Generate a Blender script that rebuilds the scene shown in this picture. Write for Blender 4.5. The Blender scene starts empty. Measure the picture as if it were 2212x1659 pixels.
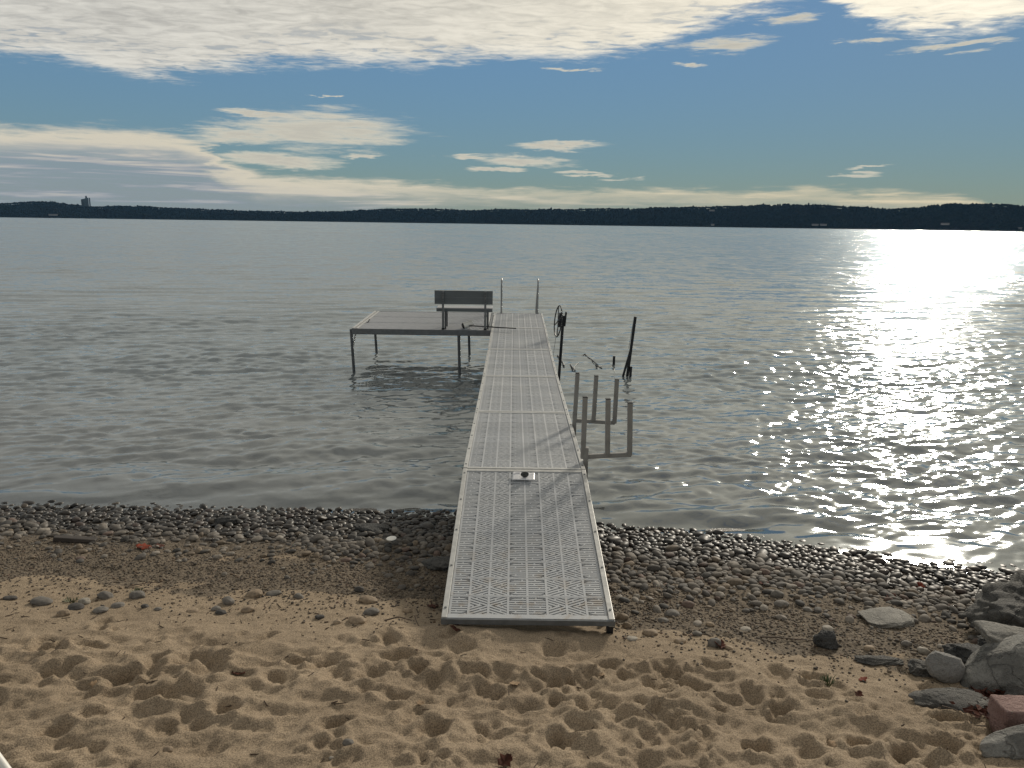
import bpy, bmesh, math, random
import numpy as np
from mathutils import Vector, Matrix

SC = bpy.context.scene
COL = SC.collection
R = math.radians

# ------------------------------------------------------------------ camera
CAM_Z = 3.3
PITCH, ROLL = R(11.77), R(0.78)
cam_d = bpy.data.cameras.new('camera'); cam = bpy.data.objects.new('camera', cam_d)
COL.objects.link(cam); SC.camera = cam
cam_d.sensor_width = 36.0; cam_d.lens = 27.04
cam_d.clip_start = 0.05; cam_d.clip_end = 30000
_f = Vector((0, math.cos(PITCH), -math.sin(PITCH)))
_r0 = Vector((1, 0, 0)); _u0 = Vector((0, math.sin(PITCH), math.cos(PITCH)))
_r = _r0*math.cos(ROLL) + _u0*math.sin(ROLL)
_u = -_r0*math.sin(ROLL) + _u0*math.cos(ROLL)
CP = Vector((0, 0, CAM_Z))
cam.matrix_world = Matrix(((_r.x, _u.x, -_f.x, CP.x), (_r.y, _u.y, -_f.y, CP.y), (_r.z, _u.z, -_f.z, CP.z), (0, 0, 0, 1)))

def ray(px, py):                       # survey helper: photo measure (2212 px wide) -> direction
    return (_f + _r*((px-1106)/1661.2) + _u*((829.5-py)/1661.2)).normalized()
def on_z(px, py, z):
    d = ray(px, py); return CP + d*((z-CAM_Z)/d.z)
def on_y(px, py, y):
    d = ray(px, py); return CP + d*(y/d.y)
def azel(px, py):
    d = ray(px, py); return math.atan2(d.x, d.y), math.asin(d.z)

# ------------------------------------------------------------------ sun, sky
SUN_AZ, SUN_EL = R(30.0), R(23.5)
SUN_DIR = Vector((math.sin(SUN_AZ)*math.cos(SUN_EL), math.cos(SUN_AZ)*math.cos(SUN_EL), math.sin(SUN_EL)))
sun_d = bpy.data.lights.new('sun', 'SUN'); sun = bpy.data.objects.new('sun', sun_d); COL.objects.link(sun)
sun_d.energy = 1.35; sun_d.angle = R(6.0); sun_d.color = (1.0, 0.91, 0.77)
sun.rotation_euler = SUN_DIR.to_track_quat('Z', 'Y').to_euler()

SC.view_settings.view_transform = 'Standard'
SC.view_settings.look = 'None'
SC.view_settings.exposure = 0.93
SC.view_settings.gamma = 1.0
SC.render.engine = 'CYCLES'
SC.cycles.use_denoising = True
SC.cycles.sample_clamp_indirect = 6.0
SC.cycles.max_bounces = 6
SC.cycles.transparent_max_bounces = 10
SC.cycles.caustics_reflective = False
SC.cycles.caustics_refractive = False

class NT:
    def __init__(self, tree):
        self.t = tree; tree.nodes.clear()
    def n(self, typ, **kw):
        nd = self.t.nodes.new(typ)
        for k, v in kw.items(): setattr(nd, k, v)
        return nd
    def put(self, sock, v):
        if isinstance(v, bpy.types.NodeSocket): self.t.links.new(v, sock)
        elif v is not None:
            if sock.type == 'RGBA' and len(v) == 3: v = (*v, 1)
            sock.default_value = v
    def m(self, op, a, b=None, c=None, clamp=False):
        nd = self.n('ShaderNodeMath', operation=op, use_clamp=clamp)
        for i, v in enumerate((a, b, c)):
            if v is not None: self.put(nd.inputs[i], v)
        return nd.outputs[0]
    def v(self, op, a, b=None, out=0, scale=None):
        nd = self.n('ShaderNodeVectorMath', operation=op)
        self.put(nd.inputs[0], a)
        if b is not None: self.put(nd.inputs[1], b)
        if scale is not None: self.put(nd.inputs['Scale'], scale)
        return nd.outputs['Value' if out == 'Value' else out]
    def sep(self, v):
        nd = self.n('ShaderNodeSeparateXYZ'); self.put(nd.inputs[0], v); return nd.outputs
    def comb(self, x=0.0, y=0.0, z=0.0):
        nd = self.n('ShaderNodeCombineXYZ')
        for i, v in enumerate((x, y, z)): self.put(nd.inputs[i], v)
        return nd.outputs[0]
    def noise(self, vec, scale, detail=4.0, rough=0.55, dist=0.0, out='Fac'):
        nd = self.n('ShaderNodeTexNoise')
        if vec is not None: self.put(nd.inputs['Vector'], vec)
        self.put(nd.inputs['Scale'], scale); self.put(nd.inputs['Detail'], detail)
        self.put(nd.inputs['Roughness'], rough); self.put(nd.inputs['Distortion'], dist)
        return nd.outputs[out]
    def ramp(self, fac, stops, interp='LINEAR'):
        nd = self.n('ShaderNodeValToRGB'); cr = nd.color_ramp; cr.interpolation = interp
        while len(cr.elements) < len(stops): cr.elements.new(0.5)
        for e, (p, c) in zip(cr.elements, stops):
            e.position = p
            e.color = (c, c, c, 1) if isinstance(c, (int, float)) else (*c[:3], 1)
        self.put(nd.inputs[0], fac); return nd.outputs[0]
    def mix(self, fac, a, b, blend='MIX'):
        nd = self.n('ShaderNodeMix', data_type='RGBA', blend_type=blend)
        self.put(nd.inputs[0], fac); self.put(nd.inputs[6], a); self.put(nd.inputs[7], b)
        return nd.outputs[2]
    def step(self, x, lo, hi):
        nd = self.n('ShaderNodeMapRange', interpolation_type='SMOOTHSTEP')
        self.put(nd.inputs[0], x); self.put(nd.inputs[1], lo); self.put(nd.inputs[2], hi)
        return nd.outputs[0]

def build_sky():
    w = bpy.data.worlds.new('World'); SC.world = w; w.use_nodes = True
    T = NT(w.node_tree)
    tc = T.n('ShaderNodeTexCoord').outputs['Generated']
    d = T.v('NORMALIZE', tc)
    x, y, z = T.sep(d)[0:3]
    az = T.m('ARCTAN2', x, y); el = T.m('ARCSINE', z)
    zc = T.m('MAXIMUM', z, 0.025)
    P = T.comb(T.m('DIVIDE', x, zc), T.m('DIVIDE', y, zc), 0.0)
    sky = T.n('ShaderNodeTexSky'); sky.sky_type = 'NISHITA'; sky.sun_disc = False
    sky.sun_elevation = SUN_EL; sky.sun_rotation = SUN_AZ
    sky.altitude = 180; sky.air_density = 1.0; sky.dust_density = 0.05; sky.ozone_density = 2.5
    # warped azimuth / elevation for ragged edges
    AE = T.comb(az, el, 0.0)
    wv = T.noise(T.comb(T.m('MULTIPLY', az, 13.0), T.m('MULTIPLY', el, 80.0), 3.0), 1.0, 6, 0.62, 0.4, 'Color')
    wv = T.v('MULTIPLY', T.v('SUBTRACT', wv, (0.5, 0.5, 0.5)), (0.11, 0.026, 0.0))
    AEW = T.v('ADD', AE, wv)
    azw, elw = T.sep(AEW)[0:2]
    n_big = T.noise(P, 1.6, 5, 0.55, 0.2)
    n_cell = T.noise(T.v('MULTIPLY', P, (1.0, 1.5, 1.0)), 6.5, 4, 0.55, 0.8)
    n_fine = T.noise(T.v('MULTIPLY', P, (1.0, 1.3, 1.0)), 22.0, 3, 0.6, 0.3)
    A0, A1 = -0.72, 0.72
    azn = T.m('DIVIDE', T.m('SUBTRACT', azw, A0), A1-A0, clamp=True)
    EM = 0.4
    def curve(pts):
        st = []
        for px, py in pts:
            a, e = azel(px, py); st.append(((a-A0)/(A1-A0), max(0.0, e/EM)))
        return T.m('MULTIPLY', T.ramp(azn, st), EM)
    edge = curve([(-60, 128), (100, 132), (185, 150), (250, 172), (330, 182), (420, 168), (560, 150), (720, 142), (860, 150), (1000, 142),
                  (1150, 130), (1330, 125), (1440, 108), (1520, 72), (1620, 40), (1720, 8), (1800, -10), (1850, 40), (1900, 62),
                  (2000, 86), (2100, 76), (2260, 58)])
    e_n = T.m('MULTIPLY', T.m('SUBTRACT', n_big, 0.5), 0.030)
    e_f = T.m('MULTIPLY', T.m('SUBTRACT', n_cell, 0.5), 0.024)
    over = T.m('ADD', T.m('SUBTRACT', elw, edge), T.m('ADD', e_n, e_f))
    bank = T.step(T.m('ADD', over, T.m('MULTIPLY', T.m('SUBTRACT', n_fine, 0.5), 0.009)), -0.004, 0.020)
    thin = T.m('MAXIMUM', T.step(T.m('ADD', T.m('MULTIPLY', n_cell, 0.6), T.m('MULTIPLY', n_big, 0.4)), 0.36, 0.47), T.m('MULTIPLY', T.step(over, 0.0, 0.05), T.step(az, 0.42, 0.20)))
    bank = T.m('MULTIPLY', bank, T.m('ADD', 0.55, T.m('MULTIPLY', thin, 0.45)))
    # low cloud complex
    tex_s = T.noise(T.comb(T.m('MULTIPLY', az, 16.0), T.m('MULTIPLY', el, 150.0), 1.0), 1.0, 6, 0.65, 0.5)
    top = curve([(-60, 262), (120, 268), (260, 274), (380, 284), (440, 300), (480, 340), (540, 366), (640, 376), (760, 382), (900, 391),
                 (1100, 402), (1300, 405), (1420, 401), (1600, 406), (1740, 401), (1880, 408), (2040, 412), (2110, 425), (2200, 470), (2260, 480)])
    under = T.m('SUBTRACT', top, elw)
    streak = T.noise(T.comb(T.m('MULTIPLY', az, 5.0), T.m('MULTIPLY', el, 110.0), 7.0), 1.0, 4, 0.6, 0.4)
    low_m = T.step(T.m('ADD', under, T.m('MULTIPLY', T.m('SUBTRACT', tex_s, 0.5), 0.022)), -0.002, 0.012)
    rim = T.step(T.m('ADD', under, T.m('MULTIPLY', T.m('SUBTRACT', streak, 0.5), 0.05)), 0.034, 0.002)
    left = T.step(az, 0.05, -0.35)
    dens = T.m('ADD', T.m('MULTIPLY', rim, 0.62), T.m('MULTIPLY', T.step(streak, 0.46, 0.68), 0.7))
    dens = T.m('ADD', dens, T.m('MULTIPLY', left, 0.55), clamp=True)
    low = T.m('MULTIPLY', low_m, dens)
    low_shade = T.m('MULTIPLY', T.step(under, 0.010, 0.042), T.m('SUBTRACT', 1.0, T.m('MULTIPLY', T.step(streak, 0.50, 0.70), 0.7)))
    # free-standing lens clouds and wisps
    blobs = [(690, 281, 205, 46), (510, 292, 110, 20), (600, 347, 125, 16), (778, 337, 55, 9), (1130, 348, 110, 13), (1010, 341, 75, 5),
             (1205, 313, 110, 9), (1075, 367, 55, 6), (1265, 372, 60, 5), (1355, 387, 55, 6), (1850, 378, 60, 5), (1872, 361, 42, 4),
             (1560, 98, 110, 14), (1480, 138, 45, 5), (560, 240, 90, 6), (1690, 42, 60, 10), (1890, 92, 60, 6), (2060, 100, 90, 8), (700, 205, 22, 3), (1240, 150, 60, 4)]
    acc = None
    for (bx_, by_, hw, hh) in blobs:
        a, e = azel(bx_, by_)
        dv = T.v('MULTIPLY', T.v('SUBTRACT', AEW, (a, e, 0)), (1661.2/hw, 1661.2/hh, 0))
        b = T.m('SUBTRACT', 1.0, T.v('LENGTH', dv, out='Value'))
        acc = b if acc is None else T.m('MAXIMUM', acc, b)
    acc = T.m('ADD', acc, T.m('MULTIPLY', T.m('SUBTRACT', tex_s, 0.5), 1.5))
    fib = T.noise(T.comb(T.m('MULTIPLY', az, 40.0), T.m('MULTIPLY', el, 420.0), 5.0), 1.0, 5, 0.6, 0.6)
    blob = T.m('MULTIPLY', T.step(T.m('ADD', acc, T.m('MULTIPLY', T.m('SUBTRACT', fib, 0.5), 0.5)), -0.08, 0.75), 0.93)
    # colours: sun-facing parts brighter and warmer by forward scatter, thick parts grey
    cosa = T.v('DOT_PRODUCT', d, tuple(SUN_DIR), out='Value')
    near = T.m('POWER', T.m('MAXIMUM', T.m('MULTIPLY', T.m('ADD', cosa, 1.0), 0.5), 0.0), 11.0)
    lit = T.m('ADD', T.m('MULTIPLY', n_cell, 0.55), T.m('MULTIPLY', n_fine, 0.08))
    lit = T.m('ADD', lit, T.m('MULTIPLY', n_big, 0.45))
    lit = T.step(lit, 0.34, 0.74)
    c_thick = T.mix(near, (1.68, 1.66, 1.58), (3.2, 3.0, 2.5))
    c_thin = T.mix(near, (3.15, 3.08, 2.84), (4.8, 4.4, 3.55))
    halo = T.m('ADD', 1.0, T.m('MULTIPLY', T.m('POWER', T.m('MAXIMUM', cosa, 0.0), 30.0), 0.15))
    edge_lit = T.step(over, 0.12, 0.0)
    c_bank = T.mix(T.m('ADD', T.m('MULTIPLY', lit, 0.9), T.m('MULTIPLY', edge_lit, 0.30), clamp=True), c_thick, c_thin)
    cie = T.m('SUBTRACT', 1.26, T.m('MULTIPLY', T.m('MAXIMUM', z, 0.0), 0.62))        # the layer is thin and bright at its far edge, thicker and greyer overhead
    c_bank = T.v('SCALE', c_bank, scale=T.m('MULTIPLY', halo, cie))
    c_low = T.mix(low_shade, T.mix(near, (3.4, 3.16, 2.6), (4.5, 3.7, 2.3)), (1.52, 1.70, 2.0))
    c_blob = T.mix(T.m('MULTIPLY', T.step(acc, 0.25, 0.95), 0.7), (3.85, 3.57, 2.86), (2.52, 2.4, 2.1))
    # ground glow below the horizon is never seen: the lake and land cover it
    lum = T.v('DOT_PRODUCT', sky.outputs[0], (0.25, 0.6, 0.15), out='Value')      # tame the sun's aureole as the thin high cloud does
    skyc = T.v('SCALE', T.v('MULTIPLY', sky.outputs[0], (0.575, 0.685, 0.735)), scale=T.m('DIVIDE', 2.5, T.m('ADD', lum, 1.1)))
    c = T.mix(low, skyc, c_low)
    c = T.mix(blob, c, c_blob)
    c = T.mix(bank, c, c_bank)
    bg = T.n('ShaderNodeBackground'); T.put(bg.inputs['Color'], c); bg.inputs['Strength'].default_value = 0.1
    o = T.n('ShaderNodeOutputWorld'); T.t.links.new(bg.outputs[0], o.inputs['Surface'])
    w.cycles.sampling_method = 'MANUAL'; w.cycles.sample_map_resolution = 1024
build_sky()

# ------------------------------------------------------------------ helpers
def tag(o, label=None, cat=None, group=None, kind=None):
    if label: o['label'] = label
    if cat: o['category'] = cat
    if group: o['group'] = group
    if kind: o['kind'] = kind
    return o
def link(name, me, parent=None, loc=None, rot=None):
    o = bpy.data.objects.new(name, me); COL.objects.link(o)
    if parent is not None: o.parent = parent
    if loc is not None: o.location = loc
    if rot is not None: o.rotation_euler = rot
    return o
def empty(name, loc=(0, 0, 0), rz=0.0):
    o = bpy.data.objects.new(name, None); COL.objects.link(o)
    o.location = loc; o.rotation_euler = (0, 0, rz); o.empty_display_size = 0.1
    return o
def mesh_np(name, V, F, mat=None, smooth=True):
    V = np.asarray(V, np.float32); F = np.asarray(F, np.int32)
    me = bpy.data.meshes.new(name)
    k = F.shape[1]
    me.vertices.add(len(V)); me.vertices.foreach_set('co', V.ravel())
    me.loops.add(F.size); me.loops.foreach_set('vertex_index', F.ravel())
    me.polygons.add(len(F)); me.polygons.foreach_set('loop_start', np.arange(0, F.size, k, dtype=np.int32))
    if smooth: me.polygons.foreach_set('use_smooth', np.ones(len(F), bool))
    me.update(calc_edges=True)
    if mat: me.materials.append(mat)
    return me
def add_attr(me, name, arr, typ='FLOAT'):
    a = me.attributes.new(name, typ, 'POINT')
    a.data.foreach_set('color' if typ == 'FLOAT_COLOR' else 'value', np.asarray(arr, np.float32).ravel())

class MB:
    """collects simple solids, then becomes ONE mesh object"""
    def __init__(self): self.v = []; self.f = []
    def add(self, V, F):
        b = len(self.v); self.v += [tuple(p) for p in V]; self.f += [tuple(b+i for i in q) for q in F]; return self
    def box(self, x0, x1, y0, y1, z0, z1):
        V = [(x0, y0, z0), (x1, y0, z0), (x1, y1, z0), (x0, y1, z0), (x0, y0, z1), (x1, y0, z1), (x1, y1, z1), (x0, y1, z1)]
        return self.add(V, [(0, 3, 2, 1), (4, 5, 6, 7), (0, 1, 5, 4), (1, 2, 6, 5), (2, 3, 7, 6), (3, 0, 4, 7)])
    def bar(self, a, b, w, h, up=(0, 0, 1)):          # square bar from a to b
        a, b = Vector(a), Vector(b); d = (b-a).normalized(); up = Vector(up)
        if abs(d.dot(up)) > 0.98: up = Vector((0, 1, 0))
        s = d.cross(up).normalized(); u = s.cross(d).normalized()
        V = [p + s*(i*w/2) + u*(j*h/2) for p in (a, b) for i, j in ((-1, -1), (1, -1), (1, 1), (-1, 1))]
        return self.add(V, [(0, 3, 2, 1), (4, 5, 6, 7), (0, 1, 5, 4), (1, 2, 6, 5), (2, 3, 7, 6), (3, 0, 4, 7)])
    def tube(self, pts, r, n=10, closed=False):
        pts = [Vector(p) for p in pts]; N = len(pts); V = []; F = []
        rr = r if isinstance(r, (list, tuple)) else [r]*N
        prev = None
        for i, p in enumerate(pts):
            a = pts[(i-1) % N] if (closed or i > 0) else p
            b = pts[(i+1) % N] if (closed or i < N-1) else p
            d = (b-a).normalized()
            if prev is None:
                up = Vector((0, 0, 1)) if abs(d.z) < 0.9 else Vector((1, 0, 0))
            else: up = prev
            s = d.cross(up).normalized(); u = s.cross(d).normalized(); prev = u
            for k in range(n):
                t = 2*math.pi*k/n; V.append(p + (s*math.cos(t) + u*math.sin(t))*rr[i])
        M = N if closed else N-1
        for i in range(M):
            j = (i+1) % N
            for k in range(n):
                l = (k+1) % n; F.append((i*n+k, i*n+l, j*n+l, j*n+k))
        if not closed:
            F.append(tuple(range(n-1, -1, -1))); F.append(tuple((N-1)*n+k for k in range(n)))
        return self.add(V, F)
    def prism(self, poly, z0, z1):                    # poly: ccw list of (x,y)
        n = len(poly)
        V = [(x, y, z0) for x, y in poly] + [(x, y, z1) for x, y in poly]
        F = [tuple(range(n-1, -1, -1)), tuple(range(n, 2*n))] + [(i, (i+1) % n, n+(i+1) % n, n+i) for i in range(n)]
        return self.add(V, F)
    def mesh(self, name, mat, bevel=0.0, smooth=False):
        me = bpy.data.meshes.new(name); me.from_pydata(self.v, [], self.f)
        bm = bmesh.new(); bm.from_mesh(me)
        bmesh.ops.recalc_face_normals(bm, faces=bm.faces)
        if bevel: bmesh.ops.bevel(bm, geom=[e for e in bm.edges if e.calc_face_angle(0) > 0.6], offset=bevel, segments=2, affect='EDGES', profile=0.6)
        bm.to_mesh(me); bm.free()
        if smooth:
            me.polygons.foreach_set('use_smooth', np.ones(len(me.polygons), bool))
            try: me.set_sharp_from_angle(angle=R(40))
            except Exception: pass
        me.materials.append(mat); return me
    def build(self, name, mat, parent=None, bevel=0.0, smooth=False, loc=None, rot=None):
        return link(name, self.mesh(name, mat, bevel, smooth), parent, loc, rot)

# value noise
_rs = np.random.RandomState(11)
_PERM = _rs.permutation(512); _PERM = np.concatenate([_PERM]*4); _VAL = _rs.rand(512)*2-1
def _h2(i, j): return _VAL[_PERM[(_PERM[i & 511] + j) & 511]]
def vnoise(x, y):
    i = np.floor(x).astype(int); j = np.floor(y).astype(int); fx = x-i; fy = y-j
    sx = fx*fx*fx*(fx*(fx*6-15)+10); sy = fy*fy*fy*(fy*(fy*6-15)+10)
    a = _h2(i, j); b = _h2(i+1, j); c = _h2(i, j+1); e = _h2(i+1, j+1)
    return (a+(b-a)*sx)*(1-sy) + (c+(e-c)*sx)*sy
def fbm(x, y, oct=4, gain=0.5):
    t = 0; a = 1.0
    for k in range(oct):
        t = t + a*vnoise(x*(2.03**k)+17.3*k, y*(2.03**k)-9.1*k); a *= gain
    return t
def vnoise3(p):
    i = np.floor(p).astype(int); f = p-i; s = f*f*f*(f*(f*6-15)+10)
    def h(a, b, c): return _VAL[_PERM[(_PERM[(_PERM[a & 511]+b) & 511]+c) & 511]]
    r = 0
    for dx in (0, 1):
        for dy in (0, 1):
            for dz in (0, 1):
                w = (s[:, 0] if dx else 1-s[:, 0])*(s[:, 1] if dy else 1-s[:, 1])*(s[:, 2] if dz else 1-s[:, 2])
                r = r + w*h(i[:, 0]+dx, i[:, 1]+dy, i[:, 2]+dz)
    return r
def fbm3(p, oct=4, gain=0.5):
    t = 0; a = 1.0
    for k in range(oct): t = t + a*vnoise3(p*(2.03**k)+7.7*k); a *= gain
    return t
def ico(sub):
    bm = bmesh.new(); bmesh.ops.create_icosphere(bm, subdivisions=sub, radius=1.0)
    V = np.array([v.co[:] for v in bm.verts]); bm.verts.index_update()
    F = np.array([[v.index for v in f.verts] for f in bm.faces]); bm.free(); return V, F
ICO = {k: ico(k) for k in (1, 2, 3, 4, 5)}

# ------------------------------------------------------------------ materials
def mat(name):
    m = bpy.data.materials.new(name); m.use_nodes = True
    T = NT(m.node_tree)
    b = T.n('ShaderNodeBsdfPrincipled'); o = T.n('ShaderNodeOutputMaterial')
    T.t.links.new(b.outputs[0], o.inputs[0]); return m, T, b
def bump(T, b, h, strength=0.3, dist=0.01):
    nd = T.n('ShaderNodeBump'); nd.inputs['Strength'].default_value = strength; nd.inputs['Distance'].default_value = dist
    T.put(nd.inputs['Height'], h); T.t.links.new(nd.outputs[0], b.inputs['Normal'])
def simple(name, col, rough=0.5, metal=0.0, var=0.15, scale=8.0, bscale=120.0, bstr=0.08, stretch=(1, 1, 1), spec=0.5):
    m, T, b = mat(name)
    p = T.n('ShaderNodeTexCoord').outputs['Object']; p = T.v('MULTIPLY', p, stretch)
    n = T.noise(p, scale, 5, 0.6)
    lo = tuple(c*(1-var) for c in col); hi = tuple(min(1, c*(1+var)) for c in col)
    T.put(b.inputs['Base Color'], T.mix(T.step(n, 0.3, 0.7), lo, hi))
    b.inputs['Metallic'].default_value = metal
    T.put(b.inputs['Roughness'], T.m('ADD', rough-0.08, T.m('MULTIPLY', n, 0.16)))
    b.inputs['Specular IOR Level'].default_value = spec
    if bstr: bump(T, b, T.noise(p, bscale, 3, 0.6), bstr, 0.002)
    return m
M = {}
M['alu'] = simple('aluminium_weathered', (0.53, 0.53, 0.515), 0.42, 0.35, 0.12, 14, 200, 0.05)
M['alu_dark'] = simple('aluminium_shaded_grey', (0.16, 0.17, 0.178), 0.5, 0.3, 0.15, 10)  # dark aluminium; on the ramp's front fascia the grey stands in for shade
def deck_material():
    m, T, b = mat('grey_deck_plastic')
    g = T.n('ShaderNodeNewGeometry').outputs['Position']; rn = T.n('ShaderNodeObjectInfo').outputs['Random']
    big = T.noise(g, 1.7, 5, 0.65); fine = T.noise(g, 38, 4, 0.7)
    k = T.m('ADD', 0.86, T.m('MULTIPLY', rn, 0.16))
    c = T.mix(T.step(big, 0.3, 0.72), (0.435, 0.455, 0.48), (0.515, 0.53, 0.54))
    c = T.v('SCALE', c, scale=k)
    c = T.mix(T.m('MULTIPLY', T.step(fine, 0.60, 0.72), 0.45), c, (0.17, 0.155, 0.13))                  # specks of dirt
    y = T.sep(g)[1]                                                                                       # sand carried up from the beach
    dust = T.m('MULTIPLY', T.step(y, 6.6, 4.9), T.step(T.noise(g, 9, 5, 0.7), 0.50, 0.68))
    c = T.mix(T.m('MULTIPLY', dust, 0.55), c, (0.34, 0.27, 0.19))
    T.put(b.inputs['Base Color'], c); T.put(b.inputs['Roughness'], T.m('ADD', 0.45, T.m('MULTIPLY', big, 0.25)))
    bump(T, b, fine, 0.12, 0.002)
    return m
M['deck'] = deck_material()
M['deck2'] = simple('grey_platform_plastic', (0.33, 0.345, 0.37), 0.55, 0.0, 0.10, 5, 260, 0.10)
M['rack'] = simple('grey_painted_tube', (0.27, 0.265, 0.25), 0.5, 0.1, 0.12, 9)
M['pipe'] = simple('galvanised_pipe', (0.12, 0.125, 0.13), 0.45, 0.5, 0.25, 6)
M['black'] = simple('dark_steel', (0.022, 0.023, 0.026), 0.5, 0.3, 0.3, 12)
M['bench'] = simple('grey_bench_plank', (0.13, 0.148, 0.158), 0.5, 0.1, 0.10, 6, 150, 0.05, (0.3, 1, 1))
M['bench_seat'] = simple('lit_bench_seat', (0.45, 0.44, 0.44), 0.38, 0.2, 0.08, 6, 150, 0.05, (0.2, 1, 1))  # paler than the back planks: sun and sky light put into the colour
M['chrome'] = simple('stainless_rail', (0.30, 0.30, 0.30), 0.32, 0.8, 0.1, 12)
M['white'] = simple('white_plastic', (0.86, 0.84, 0.78), 0.45, 0.0, 0.05, 8)
M['paper'] = simple('white_paper_sleeve', (0.72, 0.72, 0.74), 0.28, 0.0, 0.06, 10)
M['wood_dark'] = simple('wet_dark_wood', (0.055, 0.045, 0.038), 0.6, 0, 0.4, 14, 60, 0.4, (0.2, 1, 1))
M['twig'] = simple('brown_twig', (0.085, 0.06, 0.042), 0.8, 0, 0.4, 30)
M['leaf'] = simple('dead_leaf', (0.085, 0.034, 0.024), 0.85, 0, 0.5, 18, spec=0.15)
M['leaf_red'] = simple('red_leaf', (0.17, 0.035, 0.018), 0.8, 0, 0.3, 18, spec=0.2)
M['leaf_tan'] = simple('tan_leaf', (0.30, 0.21, 0.13), 0.8, 0, 0.3, 18, spec=0.2)
M['grass'] = simple('grass_blade', (0.06, 0.085, 0.03), 0.6, 0, 0.3, 20)

def sand_material():
    m, T, b = mat('beach_sand')
    g = T.n('ShaderNodeNewGeometry').outputs['Position']
    wet = T.n('ShaderNodeAttribute', attribute_name='wet').outputs['Fac']
    grav = T.n('ShaderNodeAttribute', attribute_name='grav').outputs['Fac']
    n1 = T.noise(g, 1.3, 5, 0.6); n2 = T.noise(g, 130, 3, 0.7); n3 = T.noise(g, 60, 3, 0.6); n4 = T.noise(g, 14, 4, 0.6)
    c = T.mix(T.step(n1, 0.3, 0.7), (0.285, 0.221, 0.153), (0.362, 0.283, 0.198))
    c = T.mix(T.step(n2, 0.36, 0.64), T.v('MULTIPLY', c, (0.60, 0.60, 0.60)), T.v('MULTIPLY', c, (1.24, 1.24, 1.24)))
    c = T.mix(T.m('MULTIPLY', T.step(n3, 0.62, 0.72), 0.5), c, (0.10, 0.075, 0.05))
    cg = T.mix(T.step(n3, 0.35, 0.65), (0.075, 0.061, 0.046), (0.23, 0.185, 0.135))
    gf = T.step(T.m('ADD', grav, T.m('MULTIPLY', T.m('SUBTRACT', n4, 0.5), 0.7)), 0.35, 0.65)
    c = T.mix(gf, c, cg)
    c = T.mix(wet, c, T.v('MULTIPLY', c, (0.34, 0.34, 0.36)))
    T.put(b.inputs['Base Color'], c)
    T.put(b.inputs['Roughness'], T.m('SUBTRACT', 0.95, T.m('MULTIPLY', wet, 0.55)))
    b.inputs['Specular IOR Level'].default_value = 0.25
    h = T.m('ADD', T.m('MULTIPLY', n2, 0.8), T.m('MULTIPLY', n3, 1.0))
    bump(T, b, h, 0.55, 0.010)
    return m
M['sand'] = sand_material()

def pebble_material(name, source):
    m, T, b = mat(name)
    geo = T.n('ShaderNodeNewGeometry').outputs['Position']
    if source == 'attr': c = T.n('ShaderNodeAttribute', attribute_name='Col').outputs['Color']
    else: c = T.n('ShaderNodeObjectInfo').outputs['Color']
    n = T.noise(geo, 45, 4, 0.65); n2 = T.noise(geo, 9, 3, 0.5)
    c = T.mix(T.step(n, 0.3, 0.7), T.v('MULTIPLY', c, (0.72, 0.72, 0.72)), T.v('MULTIPLY', c, (1.2, 1.2, 1.2)))
    z = T.sep(geo)[2]
    wet = T.step(T.m('ADD', z, T.m('MULTIPLY', T.m('SUBTRACT', n2, 0.5), 0.10)), 0.18, 0.08)
    c = T.mix(wet, c, T.v('MULTIPLY', c, (0.30, 0.30, 0.31)))
    T.put(b.inputs['Base Color'], c)
    T.put(b.inputs['Roughness'], T.m('SUBTRACT', 0.80, T.m('MULTIPLY', wet, 0.34)))
    bump(T, b, n, 0.25, 0.004)
    return m
M['pebble'] = pebble_material('pebble_mass', 'attr')
M['pebble_o'] = pebble_material('pebble_single', 'obj')

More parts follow.
